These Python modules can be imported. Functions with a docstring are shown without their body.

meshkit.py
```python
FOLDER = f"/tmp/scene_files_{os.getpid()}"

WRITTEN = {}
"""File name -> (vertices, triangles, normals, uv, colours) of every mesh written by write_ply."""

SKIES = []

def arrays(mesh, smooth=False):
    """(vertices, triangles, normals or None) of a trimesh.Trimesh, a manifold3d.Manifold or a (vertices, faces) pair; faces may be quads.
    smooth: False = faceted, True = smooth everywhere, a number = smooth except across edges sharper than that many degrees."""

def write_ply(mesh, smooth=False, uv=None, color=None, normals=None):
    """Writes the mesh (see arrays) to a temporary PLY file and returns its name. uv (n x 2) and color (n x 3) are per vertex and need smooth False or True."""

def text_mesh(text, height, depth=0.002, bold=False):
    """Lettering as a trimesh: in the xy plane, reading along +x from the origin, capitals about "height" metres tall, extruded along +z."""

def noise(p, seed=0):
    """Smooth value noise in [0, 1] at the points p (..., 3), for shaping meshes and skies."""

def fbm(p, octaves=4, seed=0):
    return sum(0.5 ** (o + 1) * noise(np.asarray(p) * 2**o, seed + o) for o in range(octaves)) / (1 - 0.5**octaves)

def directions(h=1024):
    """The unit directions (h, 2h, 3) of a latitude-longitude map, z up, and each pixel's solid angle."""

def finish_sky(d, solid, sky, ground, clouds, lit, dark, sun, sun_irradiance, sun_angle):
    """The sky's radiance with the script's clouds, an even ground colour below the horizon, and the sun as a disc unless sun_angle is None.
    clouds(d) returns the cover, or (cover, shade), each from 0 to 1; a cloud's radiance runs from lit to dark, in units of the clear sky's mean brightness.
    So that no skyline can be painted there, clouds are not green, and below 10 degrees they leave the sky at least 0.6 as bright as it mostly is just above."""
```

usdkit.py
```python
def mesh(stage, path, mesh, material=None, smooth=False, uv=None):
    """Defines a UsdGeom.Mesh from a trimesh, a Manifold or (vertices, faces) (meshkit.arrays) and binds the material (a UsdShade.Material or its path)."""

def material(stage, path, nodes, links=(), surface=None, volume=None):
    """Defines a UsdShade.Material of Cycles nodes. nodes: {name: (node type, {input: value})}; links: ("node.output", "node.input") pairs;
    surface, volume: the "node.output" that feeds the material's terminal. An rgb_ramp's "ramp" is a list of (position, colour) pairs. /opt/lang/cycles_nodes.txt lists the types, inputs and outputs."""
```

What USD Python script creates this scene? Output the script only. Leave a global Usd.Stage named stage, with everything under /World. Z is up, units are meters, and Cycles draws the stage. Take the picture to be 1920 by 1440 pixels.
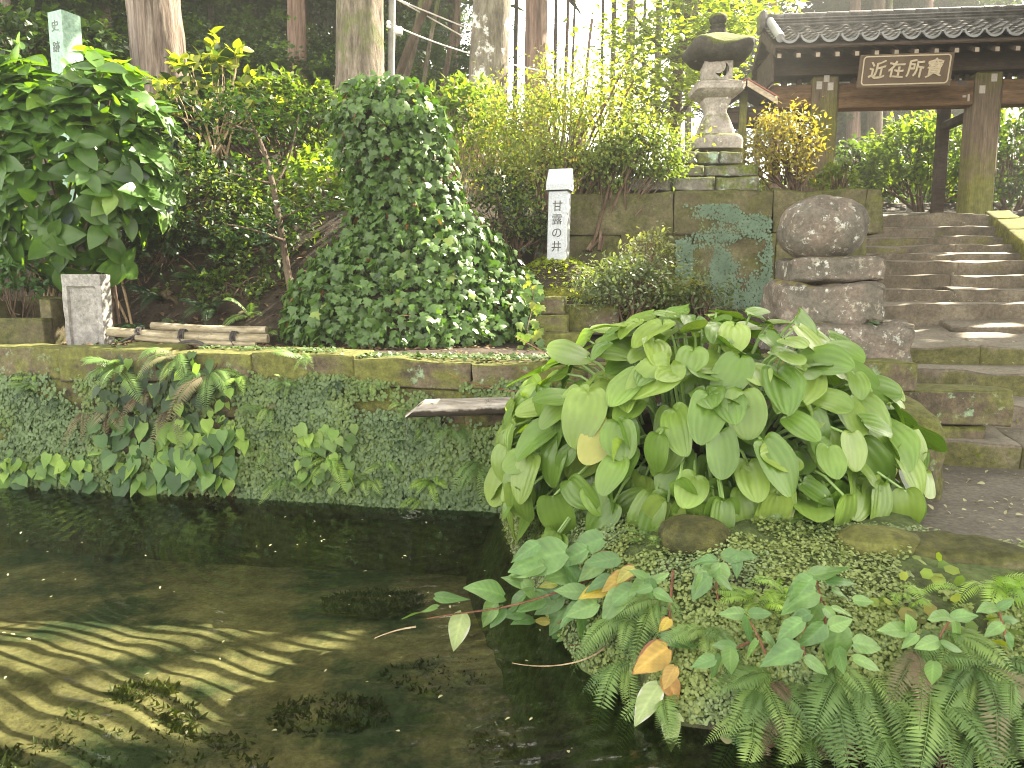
import math, json
import numpy as np, trimesh, usdkit, meshkit
import shapely.geometry as sg
from pxr import Usd, UsdGeom, UsdLux, UsdShade, Gf, Sdf, Vt

stage = Usd.Stage.CreateInMemory()
UsdGeom.SetStageUpAxis(stage, UsdGeom.Tokens.z)
UsdGeom.Xform.Define(stage, "/World"); UsdGeom.Scope.Define(stage, "/World/Looks")
stage.SetDefaultPrim(stage.GetPrimAtPath("/World"))
rad = math.radians

# ---------------------------------------------------------------- camera, sky, sun, exposure
EYE, PITCH, FPX = 1.42, rad(7.3), 1371.0
EXPOSURE = 3.15
SUN_AZ, SUN_EL = rad(58), rad(42)
SUN_I, SKY_S = 1.25, 0.12
cam = UsdGeom.Camera.Define(stage, "/World/camera")
cam.CreateHorizontalApertureAttr(36.0); cam.CreateVerticalApertureAttr(27.0)
cam.CreateFocalLengthAttr(36.0 * FPX / 1920); cam.CreateFStopAttr(0.0)
cam.CreateClippingRangeAttr((0.05, 2000)); cam.CreateExposureAttr(EXPOSURE)
cam.AddTranslateOp().Set((0, 0, EYE)); cam.AddRotateXOp().Set(90 - math.degrees(PITCH))
usdkit.material(stage, "/World/Looks/sky_look", {
    "s": ("sky_texture", {"sky_type": "single_scattering", "sun_disc": False, "sun_elevation": SUN_EL, "sun_rotation": SUN_AZ}),
    "h": ("hsv", {"saturation": 0.32}), "w": ("mix", {"mix_type": "multiply", "fac": 1.0, "color2": (1.10, 1.0, 0.86)}),
    "b": ("background_shader", {"strength": SKY_S})}, [("s.color", "h.color"), ("h.color", "w.color1"), ("w.color", "b.color")], surface="b.background")
dome = UsdLux.DomeLight.Define(stage, "/World/sky"); dome.CreateIntensityAttr(1.0)
UsdShade.MaterialBindingAPI.Apply(dome.GetPrim()).Bind(UsdShade.Material.Get(stage, "/World/Looks/sky_look"))
SUN = np.array([math.sin(SUN_AZ) * math.cos(SUN_EL), math.cos(SUN_AZ) * math.cos(SUN_EL), math.sin(SUN_EL)])
sun = UsdLux.DistantLight.Define(stage, "/World/sun")
sun.CreateIntensityAttr(SUN_I); sun.CreateAngleAttr(0.5); sun.CreateNormalizeAttr(True); sun.CreateColorAttr((1.0, 0.90, 0.72))
_m = Gf.Matrix4d(); _m.SetRotate(Gf.Rotation(Gf.Vec3d(0, 0, 1), Gf.Vec3d(*SUN.tolist())))
sun.AddTransformOp().Set(_m)
# places where the canopy lets a shaft of sun through: (point, radius)
SHAFTS = []

# ---------------------------------------------------------------- pixel helpers (photograph 1920 x 1440)
CP, SP = math.cos(PITCH), math.sin(PITCH)
def ray(px, py):
    u, v = (px - 960) / FPX, (720 - py) / FPX
    return np.array([u, CP + v * SP, v * CP - SP])
def at(px, py, Y):
    d = ray(px, py); return np.array([0, 0, EYE]) + d * (Y / d[1])
def proj(q):
    w = np.asarray(q) - [0, 0, EYE]; f = w[1] * CP - w[2] * SP; return 960 + FPX * w[0] / f, 720 - FPX * (w[1] * SP + w[2] * CP) / f
def atz(px, py, z):
    d = ray(px, py); return np.array([0, 0, EYE]) + d * ((z - EYE) / d[2])

# ---------------------------------------------------------------- scene helpers
COUNT = {}
def numbered(parent, name):
    k = (parent, name); n = COUNT.get(k, -1) + 1; COUNT[k] = n
    return f"{parent}/{name}" if n == 0 else f"{parent}/{name}_{n:03d}"
def setd(prim, label=None, cat=None, group=None, kind=None):
    for k, v in (("label", label), ("category", cat), ("group", group), ("kind", kind)):
        if v: prim.SetCustomDataByKey(k, v)
def tomesh(m):
    if isinstance(m, trimesh.Trimesh): return np.asarray(m.vertices, float), np.asarray(m.faces, int)
    v, f = np.asarray(m[0], float), np.asarray(m[1], int)
    if f.shape[1] == 4: f = np.vstack([f[:, [0, 1, 2]], f[:, [0, 2, 3]]])
    return v, f
def cat_(ms):
    vs, fs, n = [], [], 0
    for m in ms:
        v, f = tomesh(m); vs.append(v); fs.append(f + n); n += len(v)
    return np.vstack(vs), np.vstack(fs)
def put(path, m, mat, smooth=False, attrs=None):
    v, f = tomesh(m)
    me = usdkit.mesh(stage, path, (v, f), "/World/Looks/" + mat, smooth=smooth)
    if attrs:
        for k, a in attrs.items():
            UsdGeom.PrimvarsAPI(me).CreatePrimvar(k, Sdf.ValueTypeNames.FloatArray, "vertex").Set(Vt.FloatArray.FromNumpy(np.asarray(a, np.float32)))
    return me
class Thing:
    def __init__(s, name, label, cat, loc, group=None, kind=None):
        s.path = numbered("/World", name); s.loc = np.asarray(loc, float)
        x = UsdGeom.Xform.Define(stage, s.path); x.AddTranslateOp().Set(tuple(map(float, s.loc)))
        s.prim = x.GetPrim(); setd(s.prim, label, cat, group, kind)
    def part(s, name, m, mat, smooth=False, under=None, label=None, kind=None, attrs=None):
        v, f = tomesh(m); p = numbered(under or s.path, name)
        me = put(p, (v - s.loc, f), mat, smooth, attrs); setd(me.GetPrim(), label, None, None, kind)
        return p
def single(name, label, cat, m, mat, smooth=False, group=None, kind=None, attrs=None):
    v, f = tomesh(m); p = numbered("/World", name)
    c = np.array([(v[:, 0].min() + v[:, 0].max()) / 2, (v[:, 1].min() + v[:, 1].max()) / 2, v[:, 2].min()])
    me = put(p, (v - c, f), mat, smooth, attrs); me.AddTranslateOp().Set(tuple(map(float, c)))
    setd(me.GetPrim(), label, cat, group, kind); return p
def struct(name, m, mat, smooth=False, label=None):
    me = put("/World/" + name, m, mat, smooth); setd(me.GetPrim(), label, None, None, "structure")
def copy_of(src, name, label, cat, loc, rotz=0, scale=1.0, group=None):
    p = numbered("/World", name); x = UsdGeom.Xform.Define(stage, p)
    x.GetPrim().GetReferences().AddInternalReference(src.path); x.GetPrim().SetInstanceable(True)
    x.ClearXformOpOrder(); x.AddTranslateOp().Set(tuple(map(float, loc))); x.AddRotateZOp().Set(float(rotz)); x.AddScaleOp().Set((float(scale),) * 3)
    setd(x.GetPrim(), label, cat, group)

# ---------------------------------------------------------------- geometry helpers
def unit(a):
    a = np.asarray(a, float); return a / np.maximum(np.linalg.norm(a, axis=-1, keepdims=True), 1e-9)
def sstep(a, b, x):
    t = np.clip((np.asarray(x, float) - a) / (b - a), 0, 1); return t * t * (3 - 2 * t)
def fbm(p, o=4, seed=0): return meshkit.fbm(np.asarray(p, float), o, seed)
def tube(pts, r, sides=8, cap=True, ridge=0.0, seed=0, flat=1.0):
    pts = np.asarray(pts, float); n = len(pts); r = np.broadcast_to(np.asarray(r, float), (n,))
    t = unit(np.gradient(pts, axis=0)); a = np.array([0, 0, 1.0]) if abs(t[0, 2]) < .9 else np.array([1.0, 0, 0])
    u = unit(np.cross(t[0], a)); rings = []
    ang = np.linspace(0, 2 * np.pi, sides, endpoint=False)
    rng = np.random.default_rng(seed); ph = rng.random(6) * 6.28
    for i in range(n):
        u = unit(u - t[i] * np.dot(u, t[i])); w = np.cross(t[i], u)
        k = 1.0
        if ridge: k = 1 + ridge * (.5 * np.sin(3 * ang + ph[0] + i * .08) + .5 * np.sin(7 * ang + ph[1] - i * .1) + .4 * np.sin(13 * ang + ph[2] + .15 * i) + .3 * rng.normal(size=sides) * .5)
        rings.append(pts[i] + (r[i] * k)[:, None] * (np.cos(ang)[:, None] * u + flat * np.sin(ang)[:, None] * w) if ridge else pts[i] + r[i] * (np.cos(ang)[:, None] * u + flat * np.sin(ang)[:, None] * w))
    v = np.vstack(rings); i = np.arange(n - 1)[:, None] * sides; j = np.arange(sides)[None]; k = (j + 1) % sides
    f = np.stack([i + j, i + k, i + sides + k, i + sides + j], -1).reshape(-1, 4)
    f = np.vstack([f[:, [0, 1, 2]], f[:, [0, 2, 3]]])
    if cap:
        v = np.vstack([v, pts[0], pts[-1]]); c0, c1 = len(v) - 2, len(v) - 1; jj = np.arange(sides); kk = (jj + 1) % sides
        f = np.vstack([f, np.stack([np.full(sides, c0), kk, jj], 1), np.stack([np.full(sides, c1), (n - 1) * sides + jj, (n - 1) * sides + kk], 1)])
    return v, f
def bez(pts, n=10):
    pts = np.asarray(pts, float); k = len(pts); t = np.linspace(0, k - 1, n)
    from scipy.interpolate import CubicSpline
    return CubicSpline(np.arange(k), pts)(t) if k > 2 else pts[0] + (pts[1] - pts[0]) * np.linspace(0, 1, n)[:, None]
def frame2(th):  # th: rotation so that the right end comes towards the camera
    return np.array([math.cos(th), -math.sin(th), 0]), np.array([math.sin(th), math.cos(th), 0])
def cbox(a0, a1, b0, b1, z0, z1, ch=.012, o=(0, 0, 0), th=0.0):
    r, d = frame2(th); lo, hi = np.array([a0, b0, z0]), np.array([a1, b1, z1]); c = min(ch, .45 * (hi - lo).min())
    P = []
    for s in np.ndindex(2, 2, 2):
        q = np.where(np.array(s) == 1, hi, lo); sg_ = np.where(np.array(s) == 1, -1, 1)
        for k in range(3):
            w = q + sg_ * c; w[k] = q[k]; P.append(w)
    h = trimesh.convex.convex_hull(np.array(P)); v = np.asarray(h.vertices)
    return np.asarray(o, float) + v[:, :1] * r + v[:, 1:2] * d + v[:, 2:] * np.array([0, 0, 1.0]), np.asarray(h.faces)
_cubes = {}
def cube_grid(n):
    if n not in _cubes:
        m = trimesh.creation.box([2, 2, 2])
        for _ in range(n): m = m.subdivide()
        _cubes[n] = (np.asarray(m.vertices), np.asarray(m.faces))
    return _cubes[n]
def rock(dims, n=2, e=6, amp=.02, freq=4., seed=0, loc=(0, 0, 0), th=0.0, k=None):
    v, f = cube_grid(n); 
    if e < 5:
        d = unit(v); rr = (np.abs(d) ** e).sum(1) ** (-1 / e); v = d * rr[:, None]
    else:
        k = k or min(.10 * 6 / e, .3); d = v; lim = 1 - k; c = np.clip(v, -lim, lim); dd = v - c; L = np.linalg.norm(dd, axis=1, keepdims=True); v = np.where(L > 1e-9, c + dd / np.maximum(L, 1e-9) * np.minimum(L, k), v)
    p = v * np.asarray(dims) / 2
    nn = unit(v / np.asarray(dims))
    p = p + nn * ((fbm(p * freq + seed * 7.3, 3, seed) - .5) * 2 * amp)[:, None]
    r, dd = frame2(th)
    return np.asarray(loc, float) + p[:, :1] * r + p[:, 1:2] * dd + p[:, 2:] * np.array([0, 0, 1.0]), f
def revolve(profile, sides, loc, rot=0.0, e=2.0):
    """profile: (r, z) pairs; e > 2 squares the section."""
    ang = np.linspace(0, 2 * np.pi, sides, endpoint=False) + rot
    k = (np.abs(np.cos(ang)) ** e + np.abs(np.sin(ang)) ** e) ** (-1 / e)
    V = [np.stack([r * k * np.cos(ang), r * k * np.sin(ang), np.full(sides, z)], 1) for r, z in profile]
    v = np.vstack(V); n = len(profile); i = np.arange(n - 1)[:, None] * sides; j = np.arange(sides)[None]; kk = (j + 1) % sides
    f = np.stack([i + j, i + kk, i + sides + kk, i + sides + j], -1).reshape(-1, 4)
    f = np.vstack([f[:, [0, 1, 2]], f[:, [0, 2, 3]]])
    v = np.vstack([v, [0, 0, profile[0][1]], [0, 0, profile[-1][1]]]); jj = np.arange(sides); k2 = (jj + 1) % sides
    f = np.vstack([f, np.stack([np.full(sides, len(v) - 2), k2, jj], 1), np.stack([np.full(sides, len(v) - 1), (n - 1) * sides + jj, (n - 1) * sides + k2], 1)])
    return v + np.asarray(loc, float), f
def grid(xs, ys, fz):
    X, Y = np.meshgrid(xs, ys); Z = fz(X, Y); v = np.stack([X, Y, Z], -1).reshape(-1, 3); nx, ny = len(xs), len(ys)
    i = (np.arange(ny - 1)[:, None] * nx + np.arange(nx - 1)[None]).ravel()
    return v, np.vstack([np.stack([i, i + 1, i + nx + 1], 1), np.stack([i, i + nx + 1, i + nx], 1)])
# leaves: templates have x across, y from base (0) to tip (1), z up
def leaf_grid(w, nu=4, nv=5, fold=.25, droop=.25, pw=.8, back=0.0, rib=0.0, ribs=5, wav=0.0, ph=0.0, shift=.75):
    u = np.linspace(-1, 1, nu + 1); v = np.linspace(0, 1, nv + 1); U, V = np.meshgrid(u, v)
    W = w * np.sin(np.pi * np.clip(V, 0.02, .992) ** shift) ** pw
    x = U * W; y = V - back * (np.abs(U) ** 1.6) * (1 - V) ** 2
    z = fold * np.abs(x) - droop * V ** 2 + rib * np.cos(U * np.pi * ribs) * np.sin(np.pi * np.clip(V, 0, 1)) ** .7 + wav * np.sin(11 * V + ph + 2 * np.sign(U)) * np.abs(U) ** 3
    n = nu + 1; i = (np.arange(nv)[:, None] * n + np.arange(nu)[None]).ravel()
    f = np.vstack([np.stack([i, i + 1, i + n + 1], 1), np.stack([i, i + n + 1, i + n], 1)])
    return np.stack([x, y, z], -1).reshape(-1, 3), f, (np.maximum(np.abs(U), (V - .55) / .45)).ravel()
T_OV = leaf_grid(.27, 2, 4, .3, .22)[:2]
T_NAR = leaf_grid(.17, 2, 3, .3, .25)[:2]
T_WIDE = leaf_grid(.34, 2, 4, .25, .25)[:2]
T_KITE = (np.array([[0, 0, 0], [-.3, .45, .06], [.3, .45, .06], [0, 1, -.1]]), np.array([[0, 2, 1], [1, 2, 3]]))
_a = np.linspace(0, 2 * np.pi, 7)[:-1]
T_DISC = (np.vstack([[0, .5, .06], np.stack([.45 * np.sin(_a), .5 - .5 * np.cos(_a), 0 * _a], 1)]), np.array([[0, k + 1, (k + 1) % 6 + 1] for k in range(6)]))
_o = np.array([[0, 0], [-.22, -.05], [-.5, .12], [-.33, .36], [-.45, .62], [-.2, .62], [0, 1.0], [.2, .62], [.45, .62], [.33, .36], [.5, .12], [.22, -.05]])
T_IVY = (np.vstack([[0, .38, .05], np.column_stack([_o, -.1 * np.abs(_o[:, 0]) - .08 * _o[:, 1] ** 2])]), np.array([[0, (k + 1) % 12 + 1, k + 1] for k in range(12)]))
_o2 = np.array([[0, 0], [-.3, -.08], [-.46, .2], [-.36, .55], [-.12, .85], [0, 1.05], [.12, .85], [.36, .55], [.46, .2], [.3, -.08]])
T_HEART = (np.vstack([[0, .35, -.03], np.column_stack([_o2, .12 * np.abs(_o2[:, 0]) - .15 * _o2[:, 1] ** 2])]), np.array([[0, (k + 1) % 10 + 1, k + 1] for k in range(10)]))
def _spray(n, w, seed, spread=1.2, tmpl=T_KITE, s=.6):
    g = np.random.default_rng(seed); P = g.normal(size=(n, 3)) * [.28, .28, .12]; a = g.uniform(-np.pi, np.pi, n)
    t = np.stack([np.sin(a), np.cos(a), g.uniform(-.5, .3, n)], 1); nn = np.stack([g.normal(size=n) * .5, g.normal(size=n) * .5, np.ones(n)], 1)
    return batch(tmpl, P, t, nn, g.uniform(.7, 1.2, n) * s)
def batch(tm, P, T, N, S):
    tv, tf = tm; P = np.asarray(P, float); n = len(P); T = unit(np.broadcast_to(T, (n, 3))); B = unit(np.cross(T, N)); N2 = np.cross(B, T)
    S = np.broadcast_to(np.asarray(S, float), (n,))
    V = P[:, None] + S[:, None, None] * (tv[None, :, :1] * B[:, None] + tv[None, :, 1:2] * T[:, None] + tv[None, :, 2:] * N2[:, None])
    F = tf[None] + (np.arange(n) * len(tv))[:, None, None]
    return V.reshape(-1, 3), F.reshape(-1, 3)
T_SPRAY0 = _spray(9, .3, 1)
T_SPRAY = _spray(20, .3, 1, s=.27)
T_SPRAY2 = _spray(16, .3, 2, s=.27)
T_NEEDLE = (np.array([[0, 0, 0], [-.10, .4, -.02], [.10, .4, -.02], [0, 1, -.25]]), np.array([[0, 2, 1], [1, 2, 3]]))
T_CEDAR = _spray(10, .3, 3, tmpl=T_NEEDLE, s=1.0)
def jit(v, a, g): return unit(np.asarray(v, float) + g.normal(size=np.shape(v)) * a)
def in_shaft(P, mg=.5):
    out = np.zeros(len(P), bool)
    for q, r in SHAFTS:
        w = P - np.asarray(q); t = w @ SUN; dist = np.linalg.norm(w - t[:, None] * SUN, axis=1); out |= (t > 0.4) & (dist < r + mg)
    return out

# ---------------------------------------------------------------- materials (all procedural)
def L(n): return "/World/Looks/" + n
def stone_mat(name, ramp, scale=5., moss=None, moss2=None, moss_bias=0.0, moss_up=.5, moss_scale=2.2, lichen=None, lich_thr=.62, lich_scale=9., rough=.88, bump=.5, bump_scale=28., stretch=(1, 1, 1), lichen2=None, grain=34., grain_fac=.9, top=None, bdist=.02):
    N = {"geo": ("geometry", {}), "map": ("mapping", {"scale": stretch}),
         "n1": ("noise_texture", {"scale": scale, "detail": 7., "roughness": .65}), "r1": ("rgb_ramp", {"ramp": ramp}),
         "n3": ("noise_texture", {"scale": bump_scale, "detail": 6., "roughness": .7}), "bp": ("bump", {"strength": bump, "distance": bdist}),
         "p": ("principled_bsdf", {"roughness": rough, "specular_ior_level": .25})}
    K = [("geo.position", "map.vector"), ("map.vector", "n1.vector"), ("map.vector", "n3.vector"), ("n1.fac", "r1.fac"), ("n3.fac", "bp.height"), ("bp.normal", "p.normal")]
    col = "r1.color"
    if lichen is not None:
        for i, (lc, off) in enumerate([(lichen, 0.0)] + ([(lichen2, 5.0)] if lichen2 is not None else [])):
            N |= {f"lm{i}": ("mapping", {"location": (off, off, off)}), f"ln{i}": ("noise_texture", {"scale": lich_scale, "detail": 8., "roughness": .7}), f"lr{i}": ("map_range", {"from_min": lich_thr, "from_max": lich_thr + .05, "clamp": True}), f"lx{i}": ("mix", {"color2": lc})}
            K += [("geo.position", f"lm{i}.vector"), (f"lm{i}.vector", f"ln{i}.vector"), (f"ln{i}.fac", f"lr{i}.value"), (f"lr{i}.result", f"lx{i}.fac"), (col, f"lx{i}.color1")]; col = f"lx{i}.color"
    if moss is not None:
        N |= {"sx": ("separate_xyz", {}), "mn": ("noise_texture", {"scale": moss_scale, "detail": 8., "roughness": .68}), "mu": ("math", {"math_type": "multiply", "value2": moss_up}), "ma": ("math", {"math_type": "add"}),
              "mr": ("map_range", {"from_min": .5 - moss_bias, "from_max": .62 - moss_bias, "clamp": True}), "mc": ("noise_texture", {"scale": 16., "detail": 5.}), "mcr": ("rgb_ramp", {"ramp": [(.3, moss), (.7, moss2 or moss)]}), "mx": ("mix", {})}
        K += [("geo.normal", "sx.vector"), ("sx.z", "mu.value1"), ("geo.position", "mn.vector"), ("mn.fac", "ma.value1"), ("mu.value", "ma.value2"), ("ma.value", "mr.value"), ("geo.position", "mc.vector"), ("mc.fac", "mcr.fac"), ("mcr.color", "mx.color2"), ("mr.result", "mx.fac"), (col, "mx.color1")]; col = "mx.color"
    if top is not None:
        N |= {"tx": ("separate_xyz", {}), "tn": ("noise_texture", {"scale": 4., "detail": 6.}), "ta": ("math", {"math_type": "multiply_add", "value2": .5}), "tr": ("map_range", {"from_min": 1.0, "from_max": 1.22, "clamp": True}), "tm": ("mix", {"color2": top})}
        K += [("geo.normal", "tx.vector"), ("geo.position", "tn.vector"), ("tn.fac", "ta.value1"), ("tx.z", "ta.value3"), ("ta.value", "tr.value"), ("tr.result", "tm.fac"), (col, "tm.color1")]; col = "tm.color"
    N |= {"gn": ("noise_texture", {"scale": grain, "detail": 8., "roughness": .75}), "gr": ("rgb_ramp", {"ramp": [(.3, (.5, .5, .5)), (.5, (1., 1., 1.)), (.7, (1.5, 1.48, 1.42))]}), "gm": ("mix", {"mix_type": "multiply", "fac": grain_fac})}
    K += [("map.vector", "gn.vector"), ("gn.fac", "gr.fac"), ("gr.color", "gm.color2"), (col, "gm.color1"), ("gm.color", "p.base_color")]
    usdkit.material(stage, L(name), N, K, surface="p.BSDF")
def leaf_mat(name, ramp, trans=.35, ttint=(1.5, 1.7, .5), rough=.42, spec=.35, edge=None, spot=None, nz=6., vein=None):
    N = {"geo": ("geometry", {}), "oi": ("object_info", {}), "ad": ("math", {"math_type": "add"}), "fr": ("math", {"math_type": "fraction"}), "r": ("rgb_ramp", {"ramp": ramp}),
         "n": ("noise_texture", {"scale": nz, "detail": 4.}), "nr": ("rgb_ramp", {"ramp": [(.3, (.72, .75, .7)), (.7, (1.15, 1.12, 1.1))]}), "mu": ("mix", {"mix_type": "multiply", "fac": 1.0}),
         "tt": ("mix", {"mix_type": "multiply", "fac": 1.0, "color2": ttint}), "p": ("principled_bsdf", {"roughness": rough, "specular_ior_level": spec}), "t": ("translucent_bsdf", {}), "m": ("mix_closure", {"fac": trans})}
    K = [("geo.random_per_island", "ad.value1"), ("oi.random", "ad.value2"), ("ad.value", "fr.value1"), ("fr.value", "r.fac"), ("geo.position", "n.vector"), ("n.fac", "nr.fac"), ("r.color", "mu.color1"), ("nr.color", "mu.color2")]
    col = "mu.color"
    if vein:
        N |= {"va": ("attribute", {"attribute": "vein"}), "vr": ("map_range", {"from_min": -1., "from_max": 1., "to_min": vein[0], "to_max": vein[1]}), "vx": ("mix", {"mix_type": "multiply", "fac": 1.0})}
        K += [("va.fac", "vr.value"), ("vr.result", "vx.color2"), (col, "vx.color1")]; col = "vx.color"
    if edge:
        N |= {"at": ("attribute", {"attribute": "edge"}), "en": ("noise_texture", {"scale": 14., "detail": 4.}), "ea": ("math", {"math_type": "multiply"}), "er": ("map_range", {"from_min": edge[1], "from_max": edge[1] + .07, "clamp": True}), "ex": ("mix", {"color2": edge[0]})}
        K += [("at.fac", "ea.value1"), ("geo.position", "en.vector"), ("en.fac", "ea.value2"), ("ea.value", "er.value"), ("er.result", "ex.fac"), (col, "ex.color1")]; col = "ex.color"
    if spot:
        N |= {"sn": ("noise_texture", {"scale": spot[2], "detail": 3.}), "sr": ("map_range", {"from_min": spot[1], "from_max": spot[1] + .05, "clamp": True}), "sx": ("mix", {"color2": spot[0]})}
        K += [("geo.position", "sn.vector"), ("sn.fac", "sr.value"), ("sr.result", "sx.fac"), (col, "sx.color1")]; col = "sx.color"
    K += [(col, "p.base_color"), (col, "tt.color1"), ("tt.color", "t.color"), ("p.BSDF", "m.closure1"), ("t.BSDF", "m.closure2")]
    usdkit.material(stage, L(name), N, K, surface="m.closure")
def bark_mat(name, ramp, scale=5., stretch=(1, 1, .12), bump=.8, lichen=None, lich_thr=.6, lich_scale=5., moss=None):
    stone_mat(name, ramp, scale=scale, stretch=stretch, bump=bump, bump_scale=18., bdist=.05, lichen=lichen, lich_thr=lich_thr, lich_scale=lich_scale, rough=.9, moss=moss, moss_up=0.0, moss_bias=-.02 if moss else 0)
def flat_mat(name, col, rough=.7, var=.25, scale=8., metallic=0.0):
    c = np.array(col); usdkit.material(stage, L(name), {"g": ("geometry", {}), "n": ("noise_texture", {"scale": scale, "detail": 5.}), "r": ("rgb_ramp", {"ramp": [(.25, tuple(c * (1 - var))), (.75, tuple(np.minimum(c * (1 + var), 1)))]}), "p": ("principled_bsdf", {"roughness": rough, "metallic": metallic})},
                                     [("g.position", "n.vector"), ("n.fac", "r.fac"), ("r.color", "p.base_color")], surface="p.BSDF")

MOSS, MOSS2, MOSSY = (.10, .115, .015), (.19, .20, .022), (.30, .28, .03)
stone_mat("wall_stone", [(.3, (.03, .024, .016)), (.5, (.075, .058, .036)), (.7, (.13, .11, .07))], scale=4., moss=(.06, .06, .014), moss2=(.105, .11, .026), moss_bias=.07, moss_up=.35, lichen=(.16, .22, .13), lich_thr=.58, bump=.8)
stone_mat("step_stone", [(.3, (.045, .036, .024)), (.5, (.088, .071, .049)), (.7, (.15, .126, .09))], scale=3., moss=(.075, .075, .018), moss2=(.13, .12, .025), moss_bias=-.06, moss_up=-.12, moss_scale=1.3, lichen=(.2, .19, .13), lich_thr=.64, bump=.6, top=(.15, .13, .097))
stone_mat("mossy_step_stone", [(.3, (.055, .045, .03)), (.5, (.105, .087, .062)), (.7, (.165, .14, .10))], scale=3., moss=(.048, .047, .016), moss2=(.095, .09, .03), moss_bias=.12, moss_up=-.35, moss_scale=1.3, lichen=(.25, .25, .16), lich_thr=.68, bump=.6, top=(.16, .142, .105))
stone_mat("mossy_wall_stone", [(.3, (.035, .03, .016)), (.5, (.07, .06, .03)), (.7, (.11, .10, .05))], scale=3., moss=(.03, .032, .009), moss2=(.07, .07, .018), moss_bias=.05, moss_up=.3, moss_scale=1.7, lichen=(.17, .24, .16), lich_thr=.66, lich_scale=12., bump=.9)
stone_mat("cairn_stone", [(.28, (.042, .037, .028)), (.45, (.09, .080, .062)), (.58, (.12, .095, .073)), (.75, (.22, .205, .17))], scale=3.4, moss=(.15, .13, .02), moss2=(.24, .2, .03), moss_bias=-.14, moss_up=.12, moss_scale=3., lichen=(.33, .33, .285), lich_thr=.585, lich_scale=13., lichen2=(.22, .20, .15), bump=1.)
stone_mat("grey_stone", [(.3, (.13, .125, .11)), (.5, (.19, .18, .165)), (.7, (.25, .24, .22))], scale=7., moss=(.07, .08, .03), moss2=(.13, .14, .05), moss_bias=-.13, moss_up=.05, lichen=(.42, .42, .37), lich_thr=.64, bump=.7)
stone_mat("lantern_stone", [(.3, (.16, .14, .115)), (.5, (.25, .22, .19)), (.7, (.36, .33, .29))], scale=5., moss=(.06, .068, .012), moss2=(.13, .14, .02), moss_bias=-.12, moss_up=.25, lichen=(.5, .5, .44), lich_thr=.63, bump=.6)
stone_mat("lantern_dark_stone", [(.3, (.016, .014, .011)), (.5, (.03, .027, .021)), (.7, (.055, .05, .04))], scale=5., moss=(.05, .062, .008), moss2=(.10, .115, .014), moss_bias=.0, moss_up=.30, lichen=(.25, .27, .2), lich_thr=.66, bump=.7)
stone_mat("tier_stone", [(.3, (.06, .055, .045)), (.5, (.12, .11, .09)), (.7, (.2, .185, .16))], scale=4., moss=(.05, .06, .012), moss2=(.10, .115, .02), moss_bias=.04, moss_up=.2, moss_scale=3., lichen=(.24, .32, .24), lich_thr=.56, lich_scale=7., bump=.7)
stone_mat("pillar_granite", [(.3, (.24, .255, .27)), (.5, (.31, .325, .34)), (.7, (.38, .395, .41))], scale=60., rough=.5, bump=.08, bump_scale=90., grain=120., grain_fac=.3)
stone_mat("stele_stone", [(.3, (.17, .26, .20)), (.5, (.21, .32, .25)), (.7, (.26, .37, .29))], scale=14., rough=.7, bump=.2, lichen=(.5, .55, .42), lich_thr=.66)
stone_mat("soil", [(.3, (.016, .011, .007)), (.5, (.034, .025, .016)), (.7, (.06, .045, .03))], scale=7., moss=(.055, .062, .014), moss2=(.09, .10, .02), moss_bias=-.6, moss_up=.5, bump=1., bump_scale=30.)
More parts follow.
